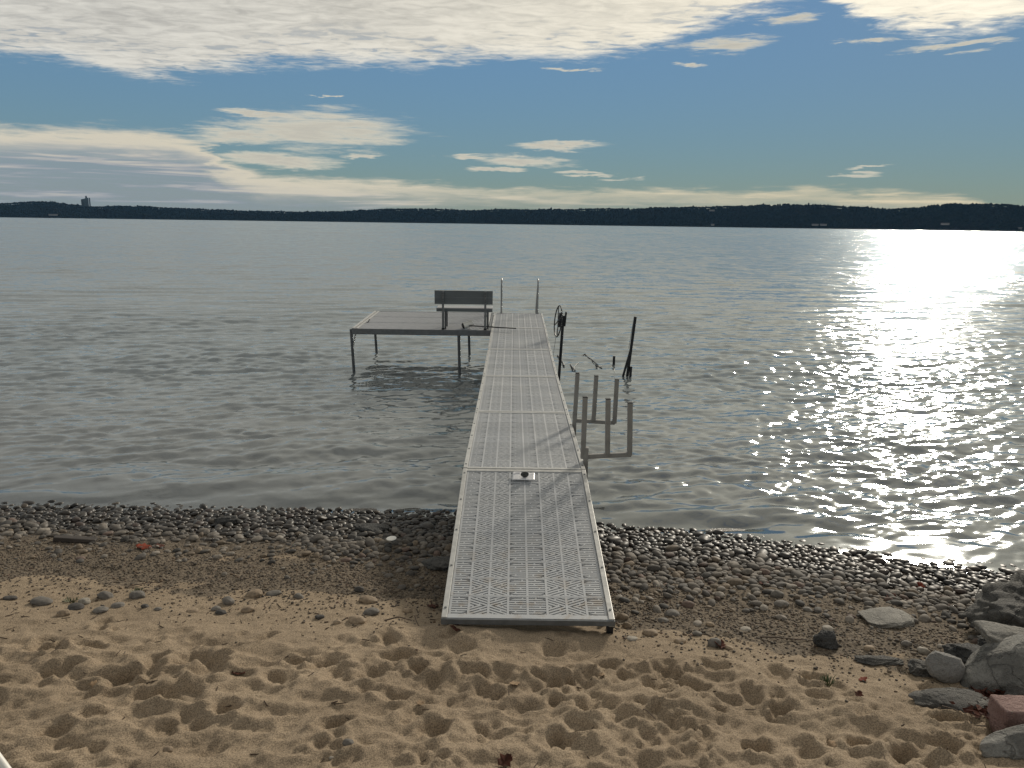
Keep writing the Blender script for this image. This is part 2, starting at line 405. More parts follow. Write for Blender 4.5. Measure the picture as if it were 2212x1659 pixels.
def rock_material(name, c1, c2, band=0.0, bdir=(0.4, 0.3, 1.0), bscale=14.0, dark=(0.05, 0.05, 0.05), cracks=0.5):
    m, T, b = mat(name)
    p = T.n('ShaderNodeTexCoord').outputs['Object']
    n = T.noise(p, 5.0, 6, 0.65); f = T.noise(p, 55, 4, 0.7)
    c = T.mix(T.step(n, 0.32, 0.68), c1, c2)
    if band:
        dot = T.v('DOT_PRODUCT', p, bdir, out='Value')
        w = T.m('SINE', T.m('ADD', T.m('MULTIPLY', dot, bscale*6.28), T.m('MULTIPLY', n, 9.0)))
        c = T.mix(T.m('MULTIPLY', T.step(w, -0.2, 0.9), band), c, T.v('MULTIPLY', c2, (1.55, 1.52, 1.45)) if False else tuple(min(1, k*1.5) for k in c2))
    c = T.mix(T.m('MULTIPLY', T.step(f, 0.52, 0.72), 0.55), c, dark)
    vo = T.n('ShaderNodeTexVoronoi', feature='DISTANCE_TO_EDGE'); vo.inputs['Scale'].default_value = 3.2
    T.put(vo.inputs['Vector'], T.v('ADD', p, T.v('SCALE', T.noise(p, 6, 3, 0.6, 0, 'Color'), scale=0.25)))
    ck = T.step(vo.outputs['Distance'], 0.03, 0.0)
    c = T.mix(T.m('MULTIPLY', ck, cracks), c, dark)
    gr = T.noise(p, 160, 3, 0.7); li = T.noise(p, 9, 5, 0.7)
    c = T.mix(T.m('MULTIPLY', T.step(gr, 0.42, 0.66), 0.35), c, T.v('MULTIPLY', c, (1.7, 1.68, 1.6)))
    c = T.mix(T.m('MULTIPLY', T.step(li, 0.60, 0.70), 0.30), c, (0.30, 0.30, 0.26))
    T.put(b.inputs['Base Color'], c); b.inputs['Roughness'].default_value = 0.82
    h = T.m('SUBTRACT', T.m('ADD', T.m('MULTIPLY', n, 1.6), T.m('ADD', T.m('MULTIPLY', f, 0.7), T.m('MULTIPLY', gr, 0.25))), T.m('MULTIPLY', ck, cracks*0.6))
    bump(T, b, h, 0.95, 0.035)
    return m
M['rock_grey'] = rock_material('boulder_grey', (0.075, 0.073, 0.068), (0.135, 0.13, 0.12))
M['rock_gneiss'] = rock_material('boulder_gneiss', (0.135, 0.132, 0.122), (0.215, 0.21, 0.195), 0.75, (0.75, 0.2, 0.6), 3.2)
M['rock_pale'] = rock_material('slab_pale', (0.22, 0.21, 0.19), (0.31, 0.295, 0.265), 0.3, (0.1, 0.2, 1), 12, (0.14, 0.13, 0.11), 0.3)
M['rock_smooth'] = rock_material('stone_smooth_grey', (0.24, 0.235, 0.225), (0.31, 0.30, 0.285), 0.0, dark=(0.15, 0.145, 0.14), cracks=0.0)
M['rock_pink'] = rock_material('granite_pink', (0.27, 0.165, 0.145), (0.36, 0.235, 0.21), 0.0, dark=(0.13, 0.08, 0.075), cracks=0.0)
M['rock_black'] = rock_material('stone_dark', (0.045, 0.045, 0.045), (0.10, 0.10, 0.098), dark=(0.02, 0.02, 0.02))

def water_material():
    m = bpy.data.materials.new('lake_water'); m.use_nodes = True
    T = NT(m.node_tree)
    geo = T.n('ShaderNodeNewGeometry'); pos = geo.outputs['Position']; N = geo.outputs['Normal']
    px, py, pz = T.sep(pos)[0:3]
    depth = T.n('ShaderNodeAttribute', attribute_name='depth').outputs['Fac']
    ps = T.v('MULTIPLY', pos, (1.0, 2.3, 0.0))
    far = T.step(py, 11.0, 60.0)
    calm = T.step(T.noise(T.v('MULTIPLY', pos, (0.035, 0.11, 0)), 1.0, 3, 0.5), 0.35, 0.65)
    a = T.v('SUBTRACT', T.noise(ps, 5.0, 3, 0.55, 0.2, 'Color'), (0.5, 0.5, 0.5))
    c = T.v('SUBTRACT', T.noise(ps, 1.3, 4, 0.65, 0.2, 'Color'), (0.5, 0.5, 0.5))
    e = T.v('SUBTRACT', T.noise(T.v('MULTIPLY', pos, (0.55, 0.42, 0.0)), 1.0, 4, 0.7, 0.3, 'Color'), (0.5, 0.5, 0.5))
    g = T.v('SUBTRACT', T.noise(T.v('MULTIPLY', pos, (0.10, 0.055, 0.0)), 1.0, 4, 0.7, 0.3, 'Color'), (0.5, 0.5, 0.5))
    mid = T.step(py, 22.0, 60.0); vfar = T.step(py, 90.0, 320.0)
    near_in = T.step(T.m('MAXIMUM', depth, 0.0), 0.0, 0.22)
    s_a = T.m('MULTIPLY', T.m('ADD', 0.05, T.m('ADD', T.m('MULTIPLY', near_in, 0.09), T.m('MULTIPLY', far, 0.20))), T.m('ADD', 0.65, T.m('MULTIPLY', calm, 0.55)))
    s_c = T.m('ADD', T.m('MULTIPLY', near_in, 0.17), T.m('MULTIPLY', far, 0.24))
    pert = T.v('ADD', T.v('SCALE', a, scale=s_a), T.v('SCALE', c, scale=s_c))
    pert = T.v('ADD', pert, T.v('SCALE', e, scale=T.m('MULTIPLY', mid, 0.34)))
    pert = T.v('ADD', pert, T.v('SCALE', g, scale=T.m('MULTIPLY', vfar, 0.42)))
    tilt = T.m('ADD', -0.028, T.m('MULTIPLY', T.step(py, 8.5, 30.0), -0.052))
    pert = T.v('ADD', T.v('MULTIPLY', pert, T.comb(T.m('ADD', 1.0, T.m('MULTIPLY', mid, 0.25)), 1.2, 0.0)), T.comb(0.0, tilt, 0.0))   # far off only the wave faces turned to the shore show
    Nn = T.v('NORMALIZE', T.v('ADD', N, pert))
    fr = T.n('ShaderNodeFresnel'); fr.inputs['IOR'].default_value = 3.0; T.put(fr.inputs['Normal'], Nn)
    gl = T.n('ShaderNodeBsdfGlossy'); gl.distribution = 'GGX'
    T.put(gl.inputs['Roughness'], T.m('ADD', 0.085, T.m('MULTIPLY', far, 0.05)))
    gl.inputs['Color'].default_value = (0.91, 0.97, 1.0, 1); T.put(gl.inputs['Normal'], Nn)
    df = T.n('ShaderNodeBsdfDiffuse')
    T.put(df.inputs['Color'], T.mix(T.step(depth, 0.15, 1.1), (0.160, 0.162, 0.156), (0.140, 0.162, 0.170)))
    tr = T.n('ShaderNodeBsdfTransparent'); tr.inputs['Color'].default_value = (0.80, 0.82, 0.78, 1)
    murk = T.m('SUBTRACT', 1.0, T.m('EXPONENT', T.m('MULTIPLY', T.m('MAXIMUM', depth, 0.0), -6.5)))
    body = T.n('ShaderNodeMixShader'); T.put(body.inputs[0], murk); T.t.links.new(tr.outputs[0], body.inputs[1]); T.t.links.new(df.outputs[0], body.inputs[2])
    mx = T.n('ShaderNodeMixShader'); T.put(mx.inputs[0], fr.outputs[0]); T.t.links.new(body.outputs[0], mx.inputs[1]); T.t.links.new(gl.outputs[0], mx.inputs[2])
    o = T.n('ShaderNodeOutputMaterial'); T.t.links.new(mx.outputs[0], o.inputs[0])
    return m
M['water'] = water_material()

# ------------------------------------------------------------------ beach
_shore_px = [(0, 1101), (330, 1108), (620, 1117), (985, 1122), (1294, 1151), (1500, 1166), (1690, 1184), (2035, 1232), (2212, 1248)]
_sp = [on_z(a, b, 0.0) for a, b in _shore_px]
_SX = np.array([-40, -12] + [p.x for p in _sp] + [12, 40]); _SY = np.array([_sp[0].y+0.5, _sp[0].y+0.15] + [p.y for p in _sp] + [_sp[-1].y-0.9, _sp[-1].y-2.0])
def shore_y(x): return np.interp(x, _SX, _SY)
def base_z(x, y):
    s = shore_y(x) - y
    up = np.where(s < 3.3, 0.137*s, 0.137*3.3 + 0.10*(s-3.3))
    up = np.minimum(up, 1.6)
    dn = np.maximum(0.11*s, -2.6)
    return np.where(s > 0, up, dn)
rnd = random.Random(5)
FX0, FX1, FY0, FY1, DS = -7.0, 7.0, 2.8, 8.7, 0.0178
def spaced(a0, f0, f1, a1, ds):
    fine = np.arange(f0, f1, ds); lo = []; hi = []; st = ds; v = f0
    while v > a0: st *= 1.25; v -= st; lo.append(v)
    st = ds; v = fine[-1]
    while v < a1: st *= 1.25; v += st; hi.append(v)
    return np.array(lo[::-1] + list(fine) + hi), len(lo), len(lo)+len(fine)
GX, ix0, ix1 = spaced(-45, FX0, FX1, 45, DS); GY, iy0, iy1 = spaced(-14, FY0, FY1, 60, DS)
XX, YY = np.meshgrid(GX, GY)
ZZ = base_z(XX, YY)
S = shore_y(XX) - YY
def sst(x, a, b):
    t = np.clip((x-a)/(b-a), 0, 1); return t*t*(3-2*t)
# trampled zone: in front of the dock and to the left; flatter towards the boulders
tramp_y = np.interp(XX, [-8, -3, -0.5, 0.8, 1.6, 2.6, 3.4, 8], [5.0, 4.95, 4.85, 4.75, 4.55, 4.25, 3.9, 3.6])
TR = sst(tramp_y - YY, -0.15, 0.35)
ZZ += TR*(0.030*fbm(XX*2.1, YY*2.9, 3) + 0.016*(1-2*np.abs(fbm(XX*4.3+4, YY*6.5, 3))) + 0.007*fbm(XX*17, YY*21, 3))
ZZ += (1-TR)*sst(S, -0.2, 0.5)*(0.014*fbm(XX*1.7, YY*2.0, 3) + 0.006*fbm(XX*11, YY*13, 3))
ZZ += sst(S, 0.0, 1.0)*0.0035*fbm(XX*40, YY*46, 2)
ZZ += 0.080*np.exp(-((XX-0.135)/0.80)**4)*np.exp(-((YY-4.93)/0.17)**2)*(1+0.25*fbm(XX*6, YY*6, 2))
def pit(cx, cy, a, b, rot, dep):
    i0, i1 = np.searchsorted(GX, [cx-2.2*a, cx+2.2*a]); j0, j1 = np.searchsorted(GY, [cy-2.2*a, cy+2.2*a])
    if i1 <= i0 or j1 <= j0: return
    x = XX[j0:j1, i0:i1]-cx; y = YY[j0:j1, i0:i1]-cy
    u = (x*math.cos(rot)+y*math.sin(rot))/a; v = (-x*math.sin(rot)+y*math.cos(rot))/b
    r = np.sqrt(u*u+v*v) + 0.30*fbm(XX[j0:j1, i0:i1]*15, YY[j0:j1, i0:i1]*15, 2)
    ZZ[j0:j1, i0:i1] += -dep*(1-sst(r, 0.35, 1.05)) + 0.42*dep*np.exp(-((r-1.25)/0.30)**2)
for k in range(900):
    x = rnd.uniform(-6.5, 5.6); y = rnd.uniform(2.4, 5.15)
    ty = float(np.interp(x, [-8, -3, -0.5, 0.8, 1.6, 2.6, 3.4, 8], [5.0, 4.95, 4.85, 4.75, 4.55, 4.25, 3.9, 3.6]))
    if y > ty+0.05 and rnd.random() > 0.06: continue
    if x > 3.0 and rnd.random() < 0.5: continue
    if float(fbm(np.array(x*0.9+3), np.array(y*1.3), 2)) < -0.28 and rnd.random() < 0.8: continue
    a = rnd.uniform(0.035, 0.07) if rnd.random() < 0.45 else rnd.uniform(0.07, 0.135)
    b = a*rnd.uniform(0.45, 0.85)
    pit(x, y, a, b, rnd.uniform(-0.9, 0.9) + (0 if rnd.random() < 0.6 else 1.4), a*rnd.uniform(0.16, 0.36))
for (px, py, w) in [(1020, 1440, 50), (905, 1430, 40), (1190, 1450, 55), (1495, 1455, 60), (390, 1495, 75), (1420, 1535, 60), (1640, 1600, 50), (260, 1455, 55),
                    (1060, 1580, 60), (640, 1410, 40), (1690, 1505, 40), (1770, 1437, 55), (100, 1385, 55), (420, 1408, 70), (1860, 1590, 40), (1210, 1600, 60)]:
    p = on_z(px, py, 0.56); pit(p.x, p.y, w/1661*3.4, w/1661*2.6, rnd.uniform(-0.4, 0.4), 0.042)
def ground_z(x, y):
    i = int(np.clip(np.searchsorted(GX, x)-1, 0, len(GX)-2)); j = int(np.clip(np.searchsorted(GY, y)-1, 0, len(GY)-2))
    tx = (x-GX[i])/(GX[i+1]-GX[i]); ty = (y-GY[j])/(GY[j+1]-GY[j])
    return float((ZZ[j, i]*(1-tx)+ZZ[j, i+1]*tx)*(1-ty) + (ZZ[j+1, i]*(1-tx)+ZZ[j+1, i+1]*tx)*ty)
def grid_faces(nx, ny):
    i = np.arange(nx-1)[None, :] + np.arange(ny-1)[:, None]*nx
    return np.stack([i, i+1, i+1+nx, i+nx], -1).reshape(-1, 4)
V = np.stack([XX, YY, ZZ], -1).reshape(-1, 3)
me = mesh_np('sand_beach', V, grid_faces(len(GX), len(GY)), M['sand'])
nz = fbm(XX*3, YY*3, 3)
wet = sst(S + 0.15*nz, 1.6, 0.5)
grav_hi = np.interp(XX, [-8, -3, -0.6, 1, 3, 8], [2.3, 2.45, 2.75, 2.75, 2.9, 3.0])
grav = sst(S + 0.18*nz, 1.3, 1.7)*(1-sst(S + 0.18*nz, grav_hi-0.2, grav_hi+0.12)) + 0.8*sst(S, 1.7, 1.3)
add_attr(me, 'wet', wet); add_attr(me, 'grav', np.clip(grav, 0, 1))
tag(link('sand_beach', me), 'trampled tan sand beach sloping to the lake', kind='structure')

def ground_at(px, py, z=0.45):
    for _ in range(6):
        p = on_z(px, py, z); z = ground_z(p.x, p.y)
    return Vector((p.x, p.y, z))

# ------------------------------------------------------------------ lake
def build_water():
    ys = [6.3]
    while ys[-1] < 130: ys.append(ys[-1] + max(0.026, 0.00018*ys[-1]**2))
    while ys[-1] < 9000: ys.append(ys[-1]*1.12)
    ys = np.array(ys); nx = 840
    t = np.linspace(-1, 1, nx)
    half = 8.5 + 0.95*np.maximum(ys-8, 0)*1.0
    X = t[None, :]*half[:, None]; Y = np.repeat(ys[:, None], nx, 1)
    dy = np.gradient(ys); dx = 2*half/nx
    step = np.maximum(dx, dy)[:, None]
    rs = np.random.RandomState(4)
    Z = np.zeros_like(X); n = 84
    dshore = Y - shore_y(X)
    group = 0.75 + 0.35*fbm(X*0.16, Y*0.22, 2)
    Xw = X + 0.10*fbm(X*0.8, Y*0.9, 2); Yw = Y + 0.12*fbm(X*0.7+5, Y*1.0, 2)
    for k in range(n):
        lam = 0.16*(2.9/0.16)**((k+rs.rand())/n)
        th = rs.normal(0.14, 0.42 if lam < 0.8 else 0.24)
        kx, ky = math.sin(th)*2*math.pi/lam, -math.cos(th)*2*math.pi/lam
        slope = 0.0225
        if lam > 0.9: slope *= 0.5
        elif lam < 0.65: slope *= 1.6
        amp = slope*lam/(2*math.pi)*math.sqrt(2)
        fade = sst(lam/step, 2.2, 4.5)
        shal = sst(dshore, 0.05, 1.4 if lam < 0.7 else 0.6)*0.85 + 0.15
        if lam < 0.5: shal = shal*(0.62 + 0.38*sst(dshore, 0.6, 3.0))
        ph = kx*Xw + ky*Yw + rs.rand()*6.283
        Z += amp*fade*shal*group*(np.sin(ph) + 0.26*np.cos(2*ph))
    # low swell running up the shore
    sw = np.sin((dshore - 0.9 + 0.25*fbm(X*0.5, Y*0.3, 2))*2*math.pi/1.9)
    Z += 0.020*sw*np.exp(-((dshore-1.2)/1.7)**2)*(0.6+0.6*vnoise(X*0.45, Y*0.2))
    V = np.stack([X, Y, Z], -1).reshape(-1, 3)
    me = mesh_np('water', V, grid_faces(nx, len(ys)), M['water'])
    add_attr(me, 'depth', np.clip(Z-base_z(X, Y), -0.2, 3.0))
    tag(link('lake_water', me), 'rippled grey lake with a sun glitter path', kind='structure')
build_water()

# ------------------------------------------------------------------ far shore
def far_dist(px): return float(np.interp(px, [-400, 0, 700, 1400, 2212, 2700], [5600, 5300, 4700, 4200, 3700, 3500]))
def build_far():
    m, T, b = mat('far_woodland')
    g = T.n('ShaderNodeNewGeometry').outputs['Position']
    n = T.noise(g, 0.02, 5, 0.65); n2 = T.noise(g, 0.005, 3, 0.5)
    c = T.mix(T.step(n, 0.35, 0.65), (0.005, 0.009, 0.009), (0.012, 0.017, 0.016))
    c = T.mix(T.m('MULTIPLY', T.step(n2, 0.45, 0.7), 0.5), c, (0.014, 0.013, 0.012))
    T.put(b.inputs['Base Color'], c); b.inputs['Roughness'].default_value = 1.0; b.inputs['Specular IOR Level'].default_value = 0.0
    prof = [(-420, 440), (0, 438), (110, 437), (165, 443), (190, 447), (250, 446), (330, 447), (420, 449), (520, 454), (600, 456), (680, 457), (760, 457), (790, 452), (830, 450),
            (960, 451), (1110, 453), (1200, 452), (1300, 450), (1380, 449), (1440, 447), (1480, 444), (1540, 446), (1600, 446), (1660, 444), (1720, 442), (1790, 444), (1840, 447),
            (1900, 448), (1980, 446), (2050, 444), (2130, 442), (2180, 443), (2240, 446), (2650, 450)]
    pxs = np.linspace(-420, 2650, 2600)
    rx = np.array([p[0] for p in prof]); ry = np.array([p[1] for p in prof])
    base = []; top = []; dirs = []
    for px in pxs:
        D = far_dist(px); py = float(np.interp(px, rx, ry)); d = ray(px, py)
        h = math.hypot(d.x, d.y); dirs.append((d.x/h, d.y/h)); base.append(D); top.append(CAM_Z + d.z/h*(D+650) - 15)
    dirs = np.array(dirs); base = np.array(base); top = np.array(top)
    nr = 26; tt = np.linspace(0, 1, nr)
    off = 650*tt**1.3
    DD = base[:, None] + off[None, :] + 30*vnoise(pxs*0.02, pxs*0+3)[:, None]
    prof_h = sst(tt, 0.03, 1.0)**0.8
    Xf = dirs[:, :1]*DD; Yf = dirs[:, 1:]*DD
    Z = top[:, None]*(0.0 + prof_h[None, :])
    Z = Z + sst(tt, 0.0, 0.3)[None, :]*(1-sst(tt, 0.8, 1.0)[None, :]*0.6)*14*fbm(Xf*0.004, Yf*0.004, 3)
    Z[:, 0] = -1.0; Z[:, 1] = 2.0
    # back slope so that the ridge is a solid hill
    Xb = dirs[:, :1]*(base[:, None]+950); Yb = dirs[:, 1:]*(base[:, None]+950)
    Xf = np.hstack([Xf, Xb]); Yf = np.hstack([Yf, Yb]); Z = np.hstack([Z, np.full((len(pxs), 1), -5.0)])
    V = np.stack([Xf, Yf, Z], -1).reshape(-1, 3)
    tag(link('far_hills', mesh_np('far_hills', V, grid_faces(nr+1, len(pxs)), m)), 'dark wooded hills along the far shore', kind='structure')
    rs = np.random.RandomState(9); nt = 15000
    ci = rs.randint(5, len(pxs)-5, nt); ri = (1.2+(nr-2.5)*rs.rand(nt)**0.75)
    ri[:2600] = nr-1.5-2.0*rs.rand(2600)
    r0 = ri.astype(int); fr_ = ri-r0
    def lerp(A): return A[ci, r0]*(1-fr_)+A[ci, r0+1]*fr_
    tx, ty, tz = lerp(Xf), lerp(Yf), lerp(Z)
    tx = tx + rs.normal(0, 4, nt); hh = rs.uniform(10, 15, nt)*(1+0.35*(rs.rand(nt) < 0.05)); ww = rs.uniform(4.5, 8.5, nt); con = rs.rand(nt) < 0.22
    ww = np.where(con, ww*0.6, ww); hh = np.where(con, hh*1.12, hh)
    k6 = np.arange(6)*math.pi/3; n_ = 14
    P = np.zeros((nt, n_, 3)); j = rs.uniform(0.75, 1.2, (nt, 12))
    lo = np.where(con, 0.12, 0.30); up = np.where(con, 0.5, 0.72); wu = np.where(con, 0.55, 0.85)
    for k in range(6):
        P[:, k, 0] = np.cos(k6[k])*ww*j[:, k]; P[:, k, 1] = np.sin(k6[k])*ww*j[:, k]; P[:, k, 2] = hh*lo
        P[:, 6+k, 0] = np.cos(k6[k])*ww*j[:, 6+k]*wu; P[:, 6+k, 1] = np.sin(k6[k])*ww*j[:, 6+k]*wu; P[:, 6+k, 2] = hh*up
    P[:, 12, 2] = hh; P[:, 13, 2] = -3
    P += np.stack([tx, ty, tz], -1)[:, None, :]
    Ft = []
    for k in range(6):
        l = (k+1) % 6; Ft += [(k, l, 6+l), (k, 6+l, 6+k), (6+k, 6+l, 12)]
    Fa = (np.array(Ft)[None] + (np.arange(nt)*n_)[:, None, None]).reshape(-1, 3)
    tag(link('far_woods', mesh_np('far_woods', P.reshape(-1, 3), Fa, m)), 'dense dark trees covering the hills of the far shore', 'woods', kind='stuff')
    # hotel tower rising above the trees
    mt = simple('tower_glass', (0.075, 0.095, 0.10), 0.35, 0.2, 0.15, 0.05, 1, 0)
    md = simple('tower_dark', (0.035, 0.045, 0.048), 0.5, 0.0, 0.15, 0.05, 1, 0)
    D = 5750; c = on_y(187.5, 448, 1); a = math.atan2(c.x, c.y)
    def at(px, py):
        d = ray(px, py); h = math.hypot(d.x, d.y); return CAM_Z + d.z/h*D
    e = empty('hotel_tower', (math.sin(a)*D, math.cos(a)*D, 20), -a)
    k = D/1661.2*1.03
    zt = lambda py: at(187, py)-20
    def slab(name, x0, x1, y0, y1, zl, zr, mm):
        V = [(x0, y0, 0), (x1, y0, 0), (x1, y1, 0), (x0, y1, 0), (x0, y0, zl), (x1, y0, zr), (x1, y1, zr), (x0, y1, zl)]
        b_ = MB(); b_.add(V, [(0, 3, 2, 1), (4, 5, 6, 7), (0, 1, 5, 4), (1, 2, 6, 5), (2, 3, 7, 6), (3, 0, 4, 7)])
        return b_.build(name, mm, e)
    slab('wing', -8.0*k, -4.5*k, -14, 14, zt(431), zt(430), md)
    w = slab('facade', -4.5*k, 3.8*k, -10, 18, zt(430), zt(427), mt)
    for i in range(12):
        z = 8 + i*(zt(433)-14)/12
        MB().box(-4.2*k, 3.5*k, -10.8, -10.1, z, z+2.0).build('window_band', md, w)
    slab('core', -1.0*k, 2.0*k, -6, 10, zt(423.5), zt(423.5), md)
    slab('fin', 4.6*k, 6.6*k, -12, 12, zt(427), zt(427.5), md)
    tag(e, 'tall dark hotel tower rising above the far left shore', 'tower')
    # mast
    c = on_y(745, 452, 1); a = math.atan2(c.x, c.y); D = 5300
    MBm = MB(); MBm.tube([(0, 0, -10), (0, 0, 42)], [2.2, 1.2], 6)
    tag(MBm.build('radio_mast', M['black'], None, loc=(math.sin(a)*D, math.cos(a)*D, 30)), 'thin mast standing on the wooded ridge left of the dock', 'mast')
    # white houses at the water's edge
    mw = simple('house_white', (0.26, 0.26, 0.26), 0.6, 0, 0.05, 0.1, 1, 0); mr = simple('house_roof', (0.12, 0.11, 0.11), 0.8, 0, 0.1, 0.1, 1, 0)
    houses = [(1740, 549, 7, 'small white cottage at the far waterline below the hill'), (1990, 549, 14, 'first white lakeside house of the pair on far shore'),
              (2010, 549, 14, 'second white lakeside house of the pair on far shore'), (2303, 547, 9, 'white house on the far shore above the sun glitter'),
              (2313, 547, 7, 'small white shed beside the house above the sun glitter'), (2488, 558, 9, 'white boathouse on the far shore at the right edge'),
              (1738, 514, 12, 'long pale roof among the trees high on the far hill'), (130, 525, 16, 'low pale building on the far left shore')]
    for sx, sy, w_, lab in houses:
        px, py = sx*0.8848, sy*0.8848
        D = far_dist(px)+ (12 if sy > 520 else 330)
        d = ray(px, py); h = math.hypot(d.x, d.y); z = CAM_Z + d.z/h*D
        e = empty('lakeside_house', (d.x/h*D, d.y/h*D, max(z-4, 1.0)), -math.atan2(d.x, d.y))
        W = w_*0.8848*D/1661.2*0.5
        MB().box(-W, W, -5, 5, 0, 5.5).build('wall', mw, e)
        r_ = MB(); r_.add([(-W-1, -6, 5.5), (W+1, -6, 5.5), (W+1, 6, 5.5), (-W-1, 6, 5.5), (-W-1, 0, 9), (W+1, 0, 9)], [(0, 1, 5, 4), (2, 3, 4, 5), (0, 4, 3), (1, 2, 5), (0, 3, 2, 1)])
        r_.build('roof', mr, e)
        tag(e, lab, 'house', 'buildings along the far shore')
build_far()

# ------------------------------------------------------------------ pebbles
PALETTE = [((0.20, 0.19, 0.18), 5), ((0.26, 0.245, 0.225), 4), ((0.15, 0.145, 0.14), 4), ((0.33, 0.31, 0.285), 2), ((0.10, 0.10, 0.10), 2),
           ((0.27, 0.225, 0.175), 2), ((0.22, 0.165, 0.145), 1), ((0.42, 0.40, 0.37), 1.0)]
_PC = [c for c, w in PALETTE]; _PW = [w for c, w in PALETTE]
def tone():
    c = rnd.choices(_PC, _PW)[0]; k = rnd.uniform(0.42, 0.85); return (c[0]*k, c[1]*k*0.93, c[2]*k*0.84)
def pebble_shape(sub, seed, flat=0.46):
    V, F = ICO[sub]; rs = np.random.RandomState(seed)
    P = V*(1 + 0.16*fbm3(V*1.1+seed*3.1, 2)[:, None])
    P = np.sign(P)*np.abs(P)**0.92
    P = P*np.array([1.0, rs.uniform(0.62, 0.88), rs.uniform(flat*0.75, flat*1.15)])
    return P, F
def build_pebbles():
    cells = {}; out = []
    cs = 0.20
    def ok(x, y, r):
        i, j = int(math.floor(x/cs)), int(math.floor(y/cs))
        for a in (i-1, i, i+1):
            for b in (j-1, j, j+1):
                for (qx, qy, qr) in cells.get((a, b), ()):
                    if (qx-x)**2+(qy-y)**2 < ((qr+r)*0.70)**2: return False
        cells.setdefault((i, j), []).append((x, y, r)); return True
    tries = 0
    for sweep, (r0, r1, nt) in enumerate(((0.072, 0.095, 90), (0.042, 0.068, 3600), (0.034, 0.054, 17000), (0.020, 0.034, 26000))):
        for _ in range(nt):
            x = rnd.uniform(-7.2, 7.4); sy = float(shore_y(x)); s = rnd.uniform(-0.32, 2.5)
            lim = float(np.interp(x, [-7, -2.5, -1, 0.5, 2, 5], [0.80, 0.98, 1.35, 1.45, 1.45, 1.45]))
            lim += 0.30*float(vnoise(np.array(x*1.3), np.array(s*1.1+4)))
            dens = 1.0 if s < lim else math.exp(-(s-lim)/0.26)*0.62
            if s > 1.1: dens *= 0.72 + 0.5*float(vnoise(np.array(x*1.9+9), np.array(s*2.2)))
            if s < -0.05: dens *= 0.55
            if rnd.random() > dens: continue
            r = rnd.uniform(r0, r1)*(1.0 if s < 1.2 else 0.88)
            if ok(x, sy-s, r): out.append((x, sy-s, r, s))
    out = np.array(out)
    px = out[:, 2]/np.hypot(out[:, 1], CAM_Z)
    vis = (np.abs(out[:, 0]) < out[:, 1]*0.66+0.3) & ~((out[:, 0] > -0.62) & (out[:, 0] < 0.85)) & (out[:, 3] > 0.06) & ~((out[:, 0] > 3.7) & (out[:, 1] < 6.6))
    order = np.argsort(-px*vis)
    ind = set(order[:300].tolist())
    shapes1 = [pebble_shape(2, 40+i) for i in range(12)]
    shp2 = []
    for i in range(12):
        P, F = pebble_shape(3, 80+i); shp2.append(mesh_np('pebble', P, F, M['pebble_o']))
    Vs, Fs, Cs = [], [], []; nv = 0
    for k, (x, y, r, s) in enumerate(out):
        z = ground_z(x, y); rz = rnd.uniform(0, 6.28); tx, ty = rnd.gauss(0, 0.16), rnd.gauss(0, 0.16)-0.10
        c = tone(); lift = r*rnd.uniform(0.08, 0.34)
        if k in ind:
            o = link('beach_pebble', shp2[rnd.randrange(12)], None, (x, y, z+lift), (tx, ty, rz)); o.scale = (r, r, r); o.color = (*c, 1)
            side = 'left' if x < 0.1 else 'right'
            tag(o, 'rounded grey pebble packed in the cobble band %s of the dock' % side, 'pebble', 'pebbles in the cobble band %s of the dock' % side)
        else:
            P, F = shapes1[rnd.randrange(12)]
            m3 = np.array(Matrix.Rotation(rz, 3, 'Z') @ Matrix.Rotation(ty, 3, 'Y') @ Matrix.Rotation(tx, 3, 'X'))
            Vs.append((P*r) @ m3.T + np.array([x, y, z+lift])); Fs.append(F+nv); nv += len(P)
            Cs.append(np.tile(np.array([*c, 1.0]), (len(P), 1)))
    me = mesh_np('pebble_mass', np.concatenate(Vs), np.concatenate(Fs), M['pebble'])
    add_attr(me, 'Col', np.concatenate(Cs), 'FLOAT_COLOR')
    tag(link('pebble_bed', me), 'mass of wet grey pebbles along the waterline', 'pebbles', kind='stuff')
    # fine gravel band behind the cobbles
    bm = bmesh.new(); bmesh.ops.create_icosphere(bm, subdivisions=1, radius=1.0); bm.verts.index_update()
    V0 = np.array([v.co[:] for v in bm.verts]); F0 = np.array([[v.index for v in f.verts] for f in bm.faces]); bm.free()
    Vs, Fs, Cs = [], [], []; nv = 0
    for _ in range(20000):
        x = rnd.uniform(-6.2, 6.2); hi = float(np.interp(x, [-8, -3, -0.6, 1, 3, 8], [2.3, 2.45, 2.75, 2.75, 2.9, 3.0]))
        s = rnd.gauss(0, 1)*0.42 + (hi-0.55)
        if s < 0.6: continue
        y = float(shore_y(x))-s
        if -0.4 < x < 0.7: continue
        r = rnd.uniform(0.005, 0.0125)*(1 if rnd.random() < 0.9 else 1.5)
        c = [v*q for v, q in zip(tone(), (0.85, 0.76, 0.66))]; z = ground_z(x, y)
        m3 = np.array(Matrix.Rotation(rnd.uniform(0, 6.28), 3, 'Z') @ Matrix.Rotation(rnd.uniform(-0.5, 0.5), 3, 'X'))
        Vs.append((V0*np.array([r, r*0.8, r*0.55])) @ m3.T + np.array([x, y, z+r*0.2])); Fs.append(F0+nv); nv += len(V0)
        Cs.append(np.tile(np.array([*c, 1.0]), (len(V0), 1)))
    me = mesh_np('gravel_band', np.concatenate(Vs), np.concatenate(Fs), M['pebble'])
    add_attr(me, 'Col', np.concatenate(Cs), 'FLOAT_COLOR')
    tag(link('gravel_band', me), 'strip of fine dark gravel between cobbles and sand', 'gravel', kind='stuff')
build_pebbles()

